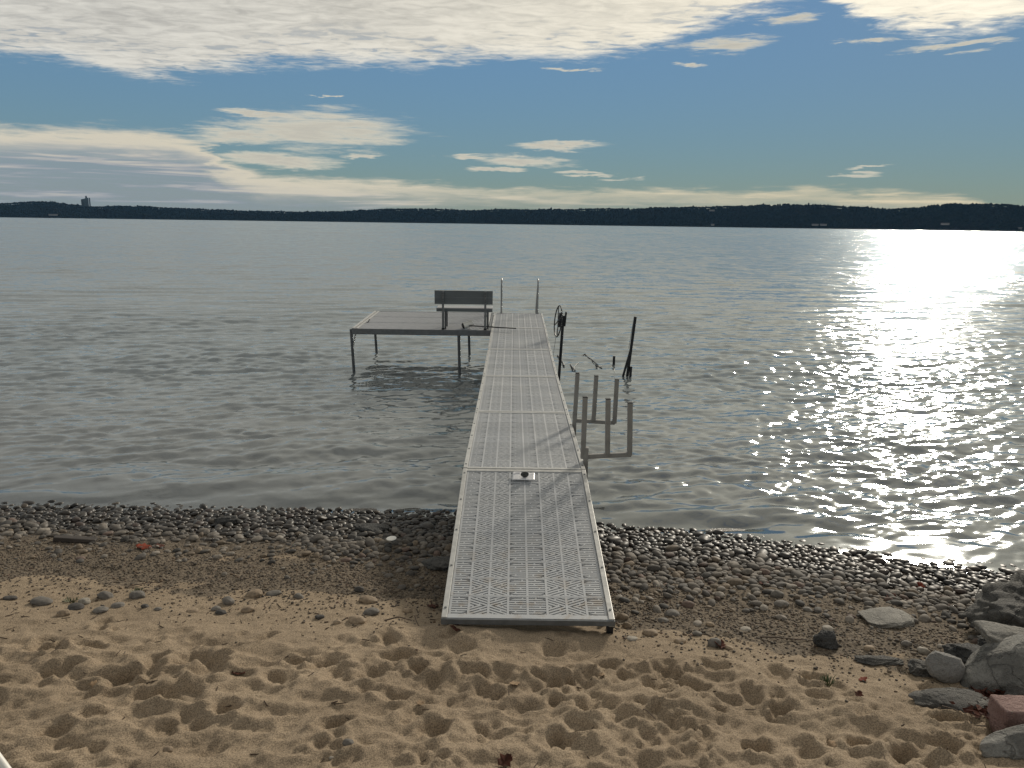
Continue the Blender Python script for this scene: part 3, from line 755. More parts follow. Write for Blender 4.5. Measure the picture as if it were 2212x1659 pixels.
# ------------------------------------------------------------------ rocks
def rock_mesh(name, size, seed, m, cuts=7, cut_d=(0.62, 0.9), rough=0.10, box=0.0):
    V, F = ICO[5]; rs = np.random.RandomState(seed)
    P = V.copy()
    if box: P = P*(1-box) + box*P/np.max(np.abs(P), axis=1)[:, None]
    P = P*(1+min(0.16, rough*2.2)*fbm3(V*1.2+seed, 3)[:, None])
    for k in range(cuts):
        n = rs.normal(size=3); n /= np.linalg.norm(n); d = rs.uniform(*cut_d)
        t = P@n - d; P = P - np.outer(np.maximum(t, 0)*0.93, n)
    P = P + V*(rough*fbm3(P*3.1+seed*2, 4)[:, None]) + V*(rough*0.25*fbm3(P*11+seed, 3)[:, None])
    mn, mx = P.min(0), P.max(0); P = (P-(mn+mx)/2)/(mx-mn)*np.array(size)
    return mesh_np(name, P, F, m)
def rock(name, px, py, size, seed, m, label, cat='rock', rot=(0, 0, 0), sink=0.25, group=None, z=0.45, **kw):
    """px, py: where its foot meets the sand; size in metres (x, y, z)"""
    g = ground_at(px, py, z)
    o = link(name, rock_mesh(name, size, seed, M[m] if isinstance(m, str) else m, **kw), None, (g.x, g.y+size[1]*0.35, g.z+size[2]*(0.5-sink)), rot)
    return tag(o, label, cat, group)
BG = 'boulders piled at the right edge of the beach'
rock('boulder', 2275, 1405, (1.12, 0.75, 0.56), 3, 'rock_grey', 'big dark grey boulder rising behind the rock pile at the right edge', rot=(0.05, 0.1, 0.25), sink=0.24, group=BG, cuts=12, rough=0.13)
rock('boulder', 2204, 1500, (0.74, 0.42, 0.265), 8, 'rock_gneiss', 'rounded banded grey boulder in front of the dark boulder', rot=(0.1, -0.38, 0.2), sink=0.12, group=BG, cuts=1, rough=0.05)
_o = rock('rock_slab', 2215, 1420, (0.62, 0.30, 0.13), 14, 'rock_pale', 'pale angular slab wedged between the two big boulders', rot=(0.20, 0.16, -0.15), group=BG, cuts=14, cut_d=(0.55, 0.8), rough=0.05, box=0.35)
_o.location = on_y(2212, 1394, ground_at(2202, 1500).y+0.30)
rock('rock', 2048, 1474, (0.28, 0.14, 0.19), 21, 'rock_smooth', 'smooth oval grey stone standing left of the banded boulder', rot=(-0.35, 0.35, 0.1), sink=0.12, group=BG, cuts=2, rough=0.03)
rock('rock', 2000, 1460, (0.20, 0.16, 0.10), 25, 'rock_grey', 'small flat wedge stone beside the smooth oval stone', sink=0.3, group=BG, cuts=12)
rock('rock', 2110, 1440, (0.34, 0.26, 0.13), 27, 'rock_black', 'dark flat stone in the shade under the big boulder', sink=0.2, group=BG, cuts=10)
rock('rock', 2160, 1425, (0.22, 0.2, 0.15), 28, 'rock_black', 'small dark stone tucked beneath the pale angular slab', sink=0.1, group=BG, cuts=10)
rock('rock_slab', 2080, 1538, (0.50, 0.26, 0.10), 31, 'rock_grey', 'flat grey slab lying almost flush with the sand', rot=(0.05, 0.04, 0.1), sink=0.52, group=BG, cuts=5, rough=0.05)
rock('granite_block', 2228, 1594, (0.36, 0.18, 0.20), 35, 'rock_pink', 'squared pink granite block at the right edge', rot=(0.0, 0.0, -0.05), sink=0.12, group=BG, cuts=0, rough=0.012, box=0.88)
rock('rock', 2222, 1640, (0.50, 0.20, 0.15), 39, 'rock_gneiss', 'low banded grey rock in front of the pink block', rot=(0.05, -0.12, 0.2), sink=0.15, group=BG, cuts=5, rough=0.06)
rock('rock_slab', 1928, 1352, (0.43, 0.32, 0.065), 44, 'rock_pale', 'flat pale stone slab lying among the pebbles on the right', rot=(0.03, 0.05, 0.3), sink=0.28, cuts=10, rough=0.04, box=0.3)
rock('rock', 1788, 1402, (0.18, 0.14, 0.14), 47, 'rock_black', 'dark upright stone on the sand right of the dock', sink=0.18, cuts=8)
rock('rock_slab', 1905, 1436, (0.34, 0.12, 0.05), 49, 'rock_grey', 'thin long flat stone at the sand edge left of the boulders', sink=0.35, cuts=6)
rock('rock', 482, 1134, (0.27, 0.2, 0.11), 52, 'rock_black', 'dark wet rock at the waterline left of the dock', sink=0.3, z=0.05, cuts=8)
rock('rock_slab', 800, 1152, (0.42, 0.22, 0.09), 53, 'rock_black', 'long dark wet slab among the pebbles left of the dock', rot=(0, 0.12, 0.1), sink=0.3, z=0.1, cuts=9)
rock('rock_slab', 955, 1232, (0.42, 0.30, 0.10), 54, 'rock_grey', 'grey slab in the shade beside the dock ramp', sink=0.3, z=0.25, cuts=9)
for k, (px, py, w, lab) in enumerate([(2185, 1532, 0.10, 'grey cobble behind the pink granite block'), (2205, 1522, 0.15, 'pointed brown stone at the edge behind the pink block')]):
    rock('rock', px, py, (w, w*0.8, w*0.8), 60+k, 'rock_grey', lab, sink=0.1, group=BG, cuts=6)

# loose stones lying on the sand: (px, py foot, width px, height/width, tone, label or None)
GREY, TAN, DARK, PALE = (0.19, 0.172, 0.15), (0.33, 0.25, 0.17), (0.075, 0.068, 0.062), (0.40, 0.36, 0.30)
loose = [(572-392, 1292, 0, 0, GREY, None)]
loose = [
 (180, 1304, 30, .55, PALE, 'pale pointed stone in the stone scatter on the left sand'), (226, 1292, 34, .45, GREY, 'double-humped grey stone in the left stone scatter'),
 (295, 1291, 30, .55, GREY, 'rounded grey stone right of the left stone scatter'), (20, 1295, 26, .4, DARK, 'dark flat stone near the left edge of the sand'),
 (86, 1304, 44, .3, GREY, 'long flat grey stone in the left stone scatter'), (134, 1330, 28, .5, TAN, 'tan rounded stone in front of the left stone scatter'),
 (492, 1304, 30, .6, GREY, 'rounded grey stone standing alone on the left sand'), (534, 1322, 28, .6, TAN, 'rounded tan stone with a shadow on the left sand'),
 (465, 1318, 22, .5, GREY, None), (476, 1326, 26, .35, DARK, 'dark flat stone in the small cluster on the left sand'), (548, 1288, 36, .4, TAN, None),
 (590, 1285, 34, .35, GREY, None), (645, 1292, 24, .5, GREY, None), (252, 1312, 30, .35, GREY, None), (215, 1322, 34, .3, GREY, None), (160, 1316, 40, .3, DARK, None),
 (312, 1312, 18, .5, DARK, None), (340, 1318, 18, .4, GREY, None), (415, 1322, 24, .3, TAN, None), (690, 1335, 22, .5, DARK, None), (620, 1250, 16, .6, GREY, None),
 (775, 1278, 26, .55, DARK, 'dark rounded stone on the sand left of the ramp'), (795, 1302, 44, .35, TAN, 'long tan stone left of the ramp above another'),
 (770, 1345, 42, .45, TAN, 'long tan stone left of the ramp nearest the camera'), (800, 1328, 40, .5, GREY, 'bent grey stone between the two long tan stones'),
 (728, 1347, 20, .5, TAN, None), (880, 1322, 22, .4, TAN, None), (975, 1215, 20, .7, PALE, None), (800, 1222, 18, .6, GREY, None),
 (1300, 1352, 16, .9, PALE, 'small pale pointed stone against the ramp corner'), (1345, 1338, 28, .6, TAN, 'tan stone beside the right corner of the ramp'), (1355, 1357, 22, .9, TAN, 'upright tan stone in front of the ramp corner stone'),
 (1452, 1330, 36, .45, GREY, 'two-toned grey stone right of the ramp'), (1432, 1344, 28, .4, GREY, None), (1405, 1372, 34, .4, TAN, None), (1470, 1388, 28, .5, TAN, 'half buried tan stone on the sand right of the ramp'),
 (1365, 1382, 26, .3, PALE, None), (1545, 1396, 36, .6, GREY, 'rounded grey stone half sunk in a hollow right of the ramp'), (1507, 1372, 24, .4, GREY, None), (1535, 1352, 20, .5, TAN, None), (1610, 1362, 26, .3, PALE, None),
 (1575, 1402, 20, .4, TAN, None), (1790, 1362, 28, .35, PALE, None), (1770, 1380, 26, .35, PALE, None), (1375, 1292, 16, .8, PALE, None), (1390, 1295, 14, .7, TAN, None), (1680, 1290, 30, .6, GREY, None), (1690, 1310, 36, .45, GREY, None), (1745, 1320, 24, .5, GREY, None),
 (752, 1610, 26, .6, GREY, 'smooth grey stone in a hollow of the foreground sand'), (362, 1626, 20, .6, TAN, 'small tan stone in the left foreground sand'), (716, 1640, 12, .8, PALE, None),
 (1995, 1410, 24, .6, PALE, None), (1880, 1404, 28, .3, TAN, None), (1960, 1395, 24, .5, GREY, None)]
def build_loose():
    sh = [mesh_np('stone', *pebble_shape(4, 300+i, 0.6), M['pebble_o']) for i in range(8)]
    for k, (px, py, w, hr, c, lab) in enumerate(loose):
        g = ground_at(px, py); dist = (g-CP).length; W = w/1661.2*dist*0.42
        o = link('stone', sh[k % 8], None, (g.x, g.y+W*0.3, g.z+W*hr*0.25), (rnd.uniform(-.15, .15), rnd.uniform(-.2, .2), rnd.uniform(-0.5, 0.5)))
        o.scale = (W, W*1.0, W*hr*1.9); kk = rnd.uniform(0.7, 1.0); o.color = (*[v*kk for v in c], 1)
        side = 'left' if px < 1100 else 'right'
        tag(o, lab or 'small stone half buried in the sand %s of the ramp' % side, 'stone', None if lab else 'small stones on the sand %s of the ramp' % side)
build_loose()

# ------------------------------------------------------------------ dock
DXC, DW = 0.135, 1.22
JY = [4.95, 7.35, 9.79, 12.23, 14.67, 17.11, 19.55]
JZ = [0.575, 0.90, 0.885, 0.88, 0.925, 1.02, 1.074]
def clip_poly(poly, nx, ny, d):            # keep nx*x+ny*y <= d
    out = []
    for i in range(len(poly)):
        a, b = poly[i], poly[(i+1) % len(poly)]
        da, db = nx*a[0]+ny*a[1]-d, nx*b[0]+ny*b[1]-d
        if da <= 0: out.append(a)
        if (da < 0 < db) or (db < 0 < da):
            t = da/(da-db); out.append((a[0]+(b[0]-a[0])*t, a[1]+(b[1]-a[1])*t))
    return out
def area(p): return 0.5*sum(p[i][0]*p[(i+1) % len(p)][1]-p[(i+1) % len(p)][0]*p[i][1] for i in range(len(p)))
def panel_mesh(L, W):
    mb = MB(); TH = 0.020; lip = 0.010; rib = 0.017; pitch = 0.0272; slat = 0.0152
    rr = random.Random(3)
    nc = 8; cw = W/nc
    mb.box(-W/2, W/2, -L/2, -L/2+lip, -TH, 0); mb.box(-W/2, W/2, L/2-lip, L/2, -TH, 0)
    for i in range(nc+1):
        x = min(max(-W/2+i*cw, -W/2+rib/2), W/2-rib/2)
        mb.box(x-rib/2, x+rib/2, -L/2+lip, L/2-lip, -TH, 0)
    y0, y1 = -L/2+lip, L/2-lip; sl = (L/2)/(1.6*cw)
    def family(poly, ang, phase):
        if len(poly) < 3 or abs(area(poly)) < 1e-5: return
        if area(poly) < 0: poly = poly[::-1]
        nx, ny = -math.sin(ang), math.cos(ang); tx, ty = math.cos(ang), math.sin(ang)
        ds = [nx*p[0]+ny*p[1] for p in poly]
        k0, k1 = int(math.floor((min(ds)-phase)/pitch))-1, int(math.ceil((max(ds)-phase)/pitch))+1
        for k in range(k0, k1+1):
            c = phase+k*pitch
            p = clip_poly(clip_poly(poly, nx, ny, c+slat/2), -nx, -ny, -(c-slat/2))
            if len(p) >= 3 and area(p) > 8e-6: mb.prism(p, -TH, -0.0015)
            # a bridge across each slot, staggered
            q = clip_poly(clip_poly(poly, nx, ny, c+pitch-slat/2), -nx, -ny, -(c+slat/2))
            if len(q) >= 3 and area(q) > 2e-4 and k % 2:
                ts = [tx*a[0]+ty*a[1] for a in q]; t0 = min(ts)+(max(ts)-min(ts))*(0.36 if k % 4 == 1 else 0.64)+rr.uniform(-.006, .006)
                q = clip_poly(clip_poly(q, tx, ty, t0+0.006), -tx, -ty, -(t0-0.006))
                if len(q) >= 3 and area(q) > 4e-6: mb.prism(q, -TH, -0.002)
    for c in range(nc):
        x0, x1 = -W/2+c*cw+rib/2, -W/2+(c+1)*cw-rib/2
        star = -W/2+2*cw if c < 4 else -W/2+6*cw
        for half in (-1, 1):
            rect = [(x0, 0), (x1, 0), (x1, y1), (x0, y1)] if half > 0 else [(x0, y0), (x1, y0), (x1, 0), (x0, 0)]
            side = 1 if (x0+x1)/2 > star else -1
            ang = math.atan(sl)*side*half
            nx, ny = -math.sin(ang), math.cos(ang)
            ph = nx*star
            if c in (1, 2, 5, 6): family(rect, ang, ph)
            else:
                if half > 0:
                    up = clip_poly(rect, -nx, -ny, -(ph+0.006)); dn = clip_poly(rect, nx, ny, ph-0.006)
                else:
                    up = clip_poly(rect, nx, ny, ph-0.006); dn = clip_poly(rect, -nx, -ny, -(ph+0.006))
                family(up, ang, ph); family(dn, 0.0, 0.0 if half > 0 else 0.0)
    return mb.mesh('deck_panel', M['deck'])
def build_dock():
    dock = empty('dock', (DXC, JY[0], 0))
    tag(dock, 'long grey aluminium dock of six slotted sections running into the lake', 'dock')
    npan = 10; Ls = 2.44; rw = 0.040; ew = 0.045
    pl = (Ls-2*ew)/npan; pm = panel_mesh(pl-0.004, DW-2*rw-0.006)
    for i in range(6):
        a = Vector((0, JY[i]-JY[0], JZ[i])); b = Vector((0, JY[i+1]-JY[0], JZ[i+1])); L = (b-a).length
        ang = math.atan2(b.z-a.z, b.y-a.y); mb = MB(); g = 0.012
        h = 0.115 if i else 0.055
        mb.box(-DW/2, -DW/2+rw, g, L-g, -h, 0.010); mb.box(DW/2-rw, DW/2, g, L-g, -h, 0.010)
        if i: mb.box(-DW/2+rw, DW/2-rw, g, g+ew, -h, 0.004)
        mb.box(-DW/2+rw, DW/2-rw, L-g-ew, L-g, -h, 0.004)
        for k in (1, 2, 3):
            mb.box(-DW/2+rw, DW/2-rw, L*k/4-0.02, L*k/4+0.02, min(-h+0.02, -0.045), -0.024)
        sec = mb.build('deck_section', M['alu'], dock, 0.003, loc=a, rot=(ang, 0, 0))
        pe = (L-2*g-2*ew)/npan
        for k in range(npan):
            p = link('deck_panel', pm, sec, (0, g+ew+pe*(k+0.5), -0.002-rnd.uniform(0, 0.0012)))
            p.scale = (1, pe/pl, 1)
        bt = MB()
        for sx in (-1, 1):
            for k in range(5):
                yb = 0.12+(L-0.24)*k/4; xb = sx*(DW/2-rw/2)
                bt.tube([(xb, yb, 0.009), (xb, yb, 0.0155)], 0.009, 8)
        tag(bt.build('rail_bolts', M['alu_dark'], sec), kind='stuff')
        if i == 0:
            MB().box(-DW/2+rw, DW/2-rw, g+0.003, g+ew, -0.02, 0.003).build('front_ledge', M['deck'], sec, 0.002)
            MB().box(-DW/2-0.003, DW/2+0.003, g-0.012, g+0.001, -0.042, 0.0).build('front_fascia', M['alu_dark'], sec, 0.002)
                                       # step foot at the ramp's right front corner
            MB().box(DW/2-0.05, DW/2-0.004, 0.015, 0.075, -0.13, -h).build('foot', M['black'], sec)
    for i in range(1, 7):              # legs at the joints
        y = JY[i]-JY[0] - (0.05 if i < 6 else 0.12)
        for sx in (-1, 1):
            x = sx*(DW/2-0.07)
            if i == 1: zb = 0.0
            else: zb = -1.9
            MB().tube([(x, y, zb), (x, y, JZ[i]-0.03)], 0.024, 10).build('leg', M['pipe'], dock, smooth=True)
        MB().bar((-DW/2+0.08, y, JZ[i]-0.20), (DW/2-0.08, y, JZ[i]-0.20), 0.04, 0.05).build('leg_crossbar', M['pipe'], dock)
    return dock
build_dock()

# ------------------------------------------------------------------ platform, bench, ladder, racks
PX0, PX1, PY0, PY1 = -3.53, DXC-DW/2-0.015, 16.72, 19.62
def plat_z(y): return 1.0 + (y-16.7)*0.022
def build_platform():
    e = empty('swim_platform', (PX0, PY0, 1.005)); W, L = PX1-PX0, PY1-PY0
    e.rotation_euler = (math.atan(0.022), 0, 0)
    tag(e, 'square grey platform on four pipe legs joined to the left of the dock', 'platform')
    f = MB(); h = 0.125; w = 0.05
    f.box(0, W, 0, w, -h, 0.0); f.box(0, W, L-w, L, -h, 0.0)
    f.box(W-w, W, w, L-w, -h, 0.002)
    f.build('fascia', M['alu_dark'], e, 0.003)
    MB().box(0, 0.055, w, L-w, -h, 0.014).build('edge_trim', M['alu'], e, 0.003)
    MB().box(0.085, 0.125, w, L-w, -0.06, 0.010).build('edge_trim', M['alu'], e, 0.003)
    MB().box(W-0.16, W-w-0.01, w, L-w, -0.06, 0.008).build('edge_trim', M['alu'], e, 0.003)
    n, rows = 10, 3; x0, x1 = 0.13, W-0.165; pw = (x1-x0)/n; plen = (L-2*w)/rows
    pm = MB(); TH = 0.022; a, b = pw-0.010, plen-0.034
    pm.box(-a/2, a/2, -b/2, -b/2+0.02, -TH, 0); pm.box(-a/2, a/2, b/2-0.02, b/2, -TH, 0); pm.box(-a/2, a/2, -0.01, 0.01, -TH, -0.001)
    k = 0; x = -a/2
    while x < a/2-0.005:
        pm.box(x, min(x+0.019, a/2), -b/2+0.02, b/2-0.02, -TH, 0.0003); x += 0.0305
    me = pm.mesh('deck_panel', M['deck2'])
    for j in range(rows):
        for i in range(n):
            link('deck_panel', me, e, (x0+pw*(i+0.5), w+plen*(j+0.5), -0.002-rnd.uniform(0, .001)))
    for yy in (w+plen, w+2*plen): MB().box(w, W-w, yy-0.025, yy+0.025, -h+0.02, -0.026).build('cross_beam', M['alu_dark'], e)
    LG = [((759, 722), (765, 816), PY0+0.12), ((991, 725), (993, 823), PY0+0.12), ((809, 722), (812, 768), PY1-0.14), ((1012, 725), (1013, 765), PY1-0.14)]
    for i, (pt, pb, yl) in enumerate(LG):
        t_ = on_y(*pt, yl); b_ = on_y(*pb, yl); y = yl-PY0; kx = (b_.x-t_.x)/(t_.z-b_.z); top = t_.x-PX0
        MB().tube([(top+kx*2.5, y, -2.6), (top-kx*0.1, y, -0.03)], 0.033, 12).build('leg', M['pipe'], e, smooth=True)
        s = 1 if i < 2 else -1
        MB().bar((top, y+s*0.04, -0.52), (top, y+s*0.62, -0.10), 0.018, 0.05).build('brace', M['pipe'], e)
    return e
build_platform()

def build_bench():
    y = PY0+0.05; zf = 1.006
    a = on_y(939, 642, y+0.05); b = on_y(1064, 644, y+0.05)
    e = empty('dock_bench', ((a.x+b.x)/2, y, zf))
    tag(e, 'grey two-plank bench facing the lake at the platform edge', 'bench')
    W = (b.x-a.x)/2
    zt = on_y(1000, 628.5, y).z-zf; zm = on_y(1000, 658, y).z-zf
    mid = (zt+zm)/2
    for z0, z1 in ((zm, mid-0.0015), (mid+0.0015, zt)):
        MB().box(-W, W, 0.050, 0.085, z0, z1).build('back_plank', M['bench'], e, 0.004)
    zs = 0.43
    for k in range(3):
        MB().box(-W+0.03, W-0.0, 0.12+k*0.152, 0.12+k*0.152+0.142, zs, zs+0.038).build('seat_plank', M['bench_seat'], e, 0.004)
    MB().box(-W+0.03, W, 0.095, 0.115, zs-0.045, zs+0.02).build('seat_rail', M['bench'], e, 0.002)
    for px in (957, 1048):
        x = on_y(px, 700, y).x-e.location.x
        p = MB(); p.box(x-0.023, x+0.023, 0.0, 0.046, 0.0, zt-0.01); p.build('post', M['alu_dark'], e, 0.003)
        MB().bar((x+0.045, 0.10, 0.0), (x+0.045, 0.10, zs-0.046), 0.035, 0.035).build('seat_support', M['pipe'], e)
        MB().bar((x+0.045, 0.10, zs-0.02), (x+0.045, 0.54, zs-0.02), 0.035, 0.036).build('seat_bracket', M['pipe'], e)
        MB().bar((x+0.045, 0.50, 0.0), (x+0.045, 0.50, zs-0.04), 0.035, 0.035).build('seat_support', M['pipe'], e)
        MB().box(x-0.032, x+0.032, -0.008, 0.055, 0.0, 0.035).build('foot_bracket', M['black'], e)
        for zz in (zm+0.06, mid-0.04, mid+0.04, zt-0.06):
            MB().tube([(x, -0.008, zz), (x, 0.0, zz)], 0.010, 8).build('bolt', M['black'], e)
    for x in (-W, W-0.012):
        MB().box(x-0.003 if x < 0 else x, x+0.012 if x < 0 else x+0.015, 0.048, 0.087, zm, zt).build('end_cap', M['alu_dark'], e)
build_bench()

def arc(cx, cz, r, a0, a1, n=10): return [(cx+r*math.cos(a0+(a1-a0)*i/n), cz+r*math.sin(a0+(a1-a0)*i/n)) for i in range(n+1)]
def build_ladder():
    y = JY[6]-0.03; z = JZ[6]
    e = empty('swim_ladder', (DXC, y, z)); tag(e, 'stainless swim ladder with two hooped rails at the dock end', 'ladder')
    top = on_y(1161, 604, y).z - z
    for px, sk in ((1083, 0.0), (1161, 0.05)):
        x = on_y(px, 672, y).x-DXC
        pts = [(x, -0.02, 0.0), (x, -0.02, top-0.14)] + [(x+sk*0.2*i/10, u, v) for i, (u, v) in enumerate(arc(0.12, top-0.14, 0.14, math.pi, 0))] + [(x-sk*0.5, 0.28, 0.1), (x-sk*0.5, 0.32, -0.4), (x-sk*0.5, 0.34, -1.6)]
        MB().tube(pts, 0.021, 12).build('hand_rail', M['chrome'], e, smooth=True)
        MB().box(x-0.035, x+0.035, -0.06, 0.03, 0.0, 0.012).build('base_plate', M['chrome'], e)
    xl, xr = [on_y(p, 672, y).x-DXC for p in (1083, 1161)]
    for zz in (-0.5, -0.8, -1.1, -1.4): MB().tube([(xl, 0.325, zz), (xr-0.025, 0.325, zz)], 0.016, 8).build('rung', M['chrome'], e, smooth=True)
build_ladder()

def build_rack(y, p_beam0, p_beam1, tops, bots, lab):
    """posts measured on the plane y"""
    a = on_y(*p_beam0, y); b = on_y(*p_beam1, y)
    e = empty('kayak_rack', (DXC+DW/2, y, a.z)); o = e.location.copy()
    w = 0.046
    MB().bar((a.x-o.x, 0, 0), (b.x-o.x, 0, b.z-o.z), w, w).build('cradle_beam', M['rack'], e, 0.004)
    for (tx, ty), (bx_, by_) in zip(tops, bots):
        t = on_y(tx, ty, y); c = on_y(bx_, by_, y)
        MB().bar((c.x-o.x, -0.003, c.z-o.z), (t.x-o.x, -0.003, t.z-o.z), w+0.004, w+0.004, (0, 1, 0)).build('upright', M['rack'], e, 0.004)
        t_ = t-Vector((0, 0, 0))
        d = (t-c).normalized()
        MB().bar((t.x-o.x, -0.003, t.z-o.z), (t.x-o.x+d.x*0.008, -0.003, t.z-o.z+0.008), w+0.007, w+0.007, (0, 1, 0)).build('end_cap', M['black'], e, 0.003)
    MB().box(0.004, 0.05, -0.035, 0.035, -0.36, 0.10).build('dock_clamp', M['rack'], e, 0.003)
    tag(e, lab, 'rack', 'kayak racks on the right side of the dock')
build_rack(7.62, (1262, 986), (1363, 981), [(1264, 858), (1313.5, 862), (1361, 870)], [(1259, 990), (1312, 981), (1360, 983)], 'near grey kayak rack of three uprights clamped to the dock')
build_rack(9.15, (1242, 908), (1328, 913), [(1247.5, 806), (1288, 812), (1332.5, 820)], [(1241, 912), (1282, 909), (1327, 914)], 'far grey kayak rack of three leaning uprights beyond the near one')

# ------------------------------------------------------------------ boat lift remains
def build_lift():
    y = 16.2; e = empty('boat_lift_winch_post', (0.95, y, 0.0))
    tag(e, 'black leaning boat lift post with a large winch wheel beside the dock', 'winch post')
    t = on_y(1217, 682, y); o = e.location
    MB().bar((-0.04, 0, -2.0), (t.x-0.95, 0, t.z), 0.058, 0.07, (0, 1, 0)).build('post', M['black'], e, 0.006)
    c = on_y(1204.5, 692, y); cx, cz = c.x-0.95, c.z
    r = 0.325; q = R(9)
    lean = 0.10
    def wp(a, rr): 
        u, v = rr*math.cos(a), rr*math.sin(a)
        return (cx + u*math.sin(q) + v*lean, -0.16 - u*math.cos(q), cz+v)
    wh = MB().tube([wp(2*math.pi*i/40, r) for i in range(40)], 0.013, 8, True).build('winch_wheel', M['black'], e, smooth=True)
    for i in range(4): MB().tube([wp(2*math.pi*i/4+0.4, 0.03), wp(2*math.pi*i/4+0.4, r)], 0.011, 6).build('spoke', M['black'], wh)
    MB().tube([wp(0, 0.0), (t.x-0.95-0.02, 0, cz+0.02)], 0.022, 8).build('axle', M['black'], e)
    g = MB(); g.bar((t.x-0.95-0.075, 0, cz-0.14), (t.x-0.95-0.05, 0, cz+0.16), 0.075, 0.12, (0, 1, 0)); g.bar((t.x-0.95+0.03, 0, cz-0.12), (t.x-0.95+0.055, 0, cz+0.18), 0.035, 0.11, (0, 1, 0))
    g.build('winch_housing', M['black'], e, 0.004)
    MB().tube([(-0.03, -0.02, 0.05), (-0.10, -0.10, 0.45), wp(-1.57, r*0.5)], 0.005, 6).build('cable', M['chrome'], e)
    # right-hand post with its strut
    b = on_z(1355, 812, 0.0); y = b.y; t = on_y(1372.5, 684, y)
    e = empty('boat_lift_post', (b.x, y, 0.0)); tag(e, 'black leaning boat lift post with a strut right of the dock', 'post')
    k = (t.x-b.x)/t.z
    MB().bar((-2.0*k, 0, -2.0), (t.x-b.x, 0, t.z), 0.058, 0.07, (0, 1, 0)).build('post', M['black'], e, 0.008)
    s0 = on_y(1363, 752, y); s1 = on_y(1345, 806, y)
    MB().bar((s1.x-b.x-0.05, -0.03, s1.z-0.3), (s0.x-b.x, -0.02, s0.z), 0.045, 0.05, (0, 1, 0)).build('strut', M['black'], e, 0.004)
    s = on_y(1362.5, 792, y-0.1)
    MB().bar((s.x-b.x-0.02, -0.08, -0.8), (s.x-b.x+0.01, -0.08, s.z), 0.05, 0.05, (0, 1, 0)).build('stub', M['black'], e, 0.004)
    c0 = on_y(1352, 715, y)
    MB().tube([(t.x-b.x-0.05, -0.05, t.z-0.1), (s0.x-b.x-0.06, -0.05, s0.z)], 0.005, 6).build('cable', M['chrome'], e)
    b = on_z(1326, 788, 0.0); t = on_y(1326.5, 769, b.y)
    tag(MB().bar((0, 0, -1.5), (t.x-b.x, 0, t.z), 0.055, 0.055, (0, 1, 0)).build('boat_lift_stake', M['black'], None, 0.004, loc=(b.x, b.y, 0)), 'short black stake standing in the water left of the lift post', 'stake')
    # loose cables and weed breaking the surface between the posts
    for j, (pts, lab, mm, rad) in enumerate([
        ([(1205, 768), (1210, 776), (1216, 784), (1218, 790)], 'dark twisted cable at the foot of the winch post', 'black', 0.022),
        ([(1258, 768), (1264, 765), (1270, 772), (1278, 777), (1286, 784), (1292, 789)], 'dark bent cable breaking the water between the lift posts', 'black', 0.014),
        ([(1232, 788), (1238, 796), (1242, 800)], 'short dark weed strand floating beside the dock', 'black', 0.018),
        ([(1240, 800), (1241, 792), (1246, 786), (1250, 783)], 'pale rope loop floating beside the dock', 'white', 0.005),
        ([(1293, 800), (1294, 791), (1300, 790)], 'pale rope end floating near the dark cable', 'white', 0.004),
        ([(1320, 790), (1327, 797), (1328, 803)], 'pale rope end floating beside the short stake', 'white', 0.004),
        ([(1286, 788), (1292, 792), (1300, 796)], 'dark weed clump floating near the rope ends', 'black', 0.016)]):
        P = [on_z(px, py, 0.012 + 0.016*((i+j) % 2)) for i, (px, py) in enumerate(pts)]; o = P[0].copy()
        tag(MB().tube([p-o for p in P], rad, 7).build('floating_cable', M[mm], None, smooth=True, loc=o), lab, 'cable')
build_lift()

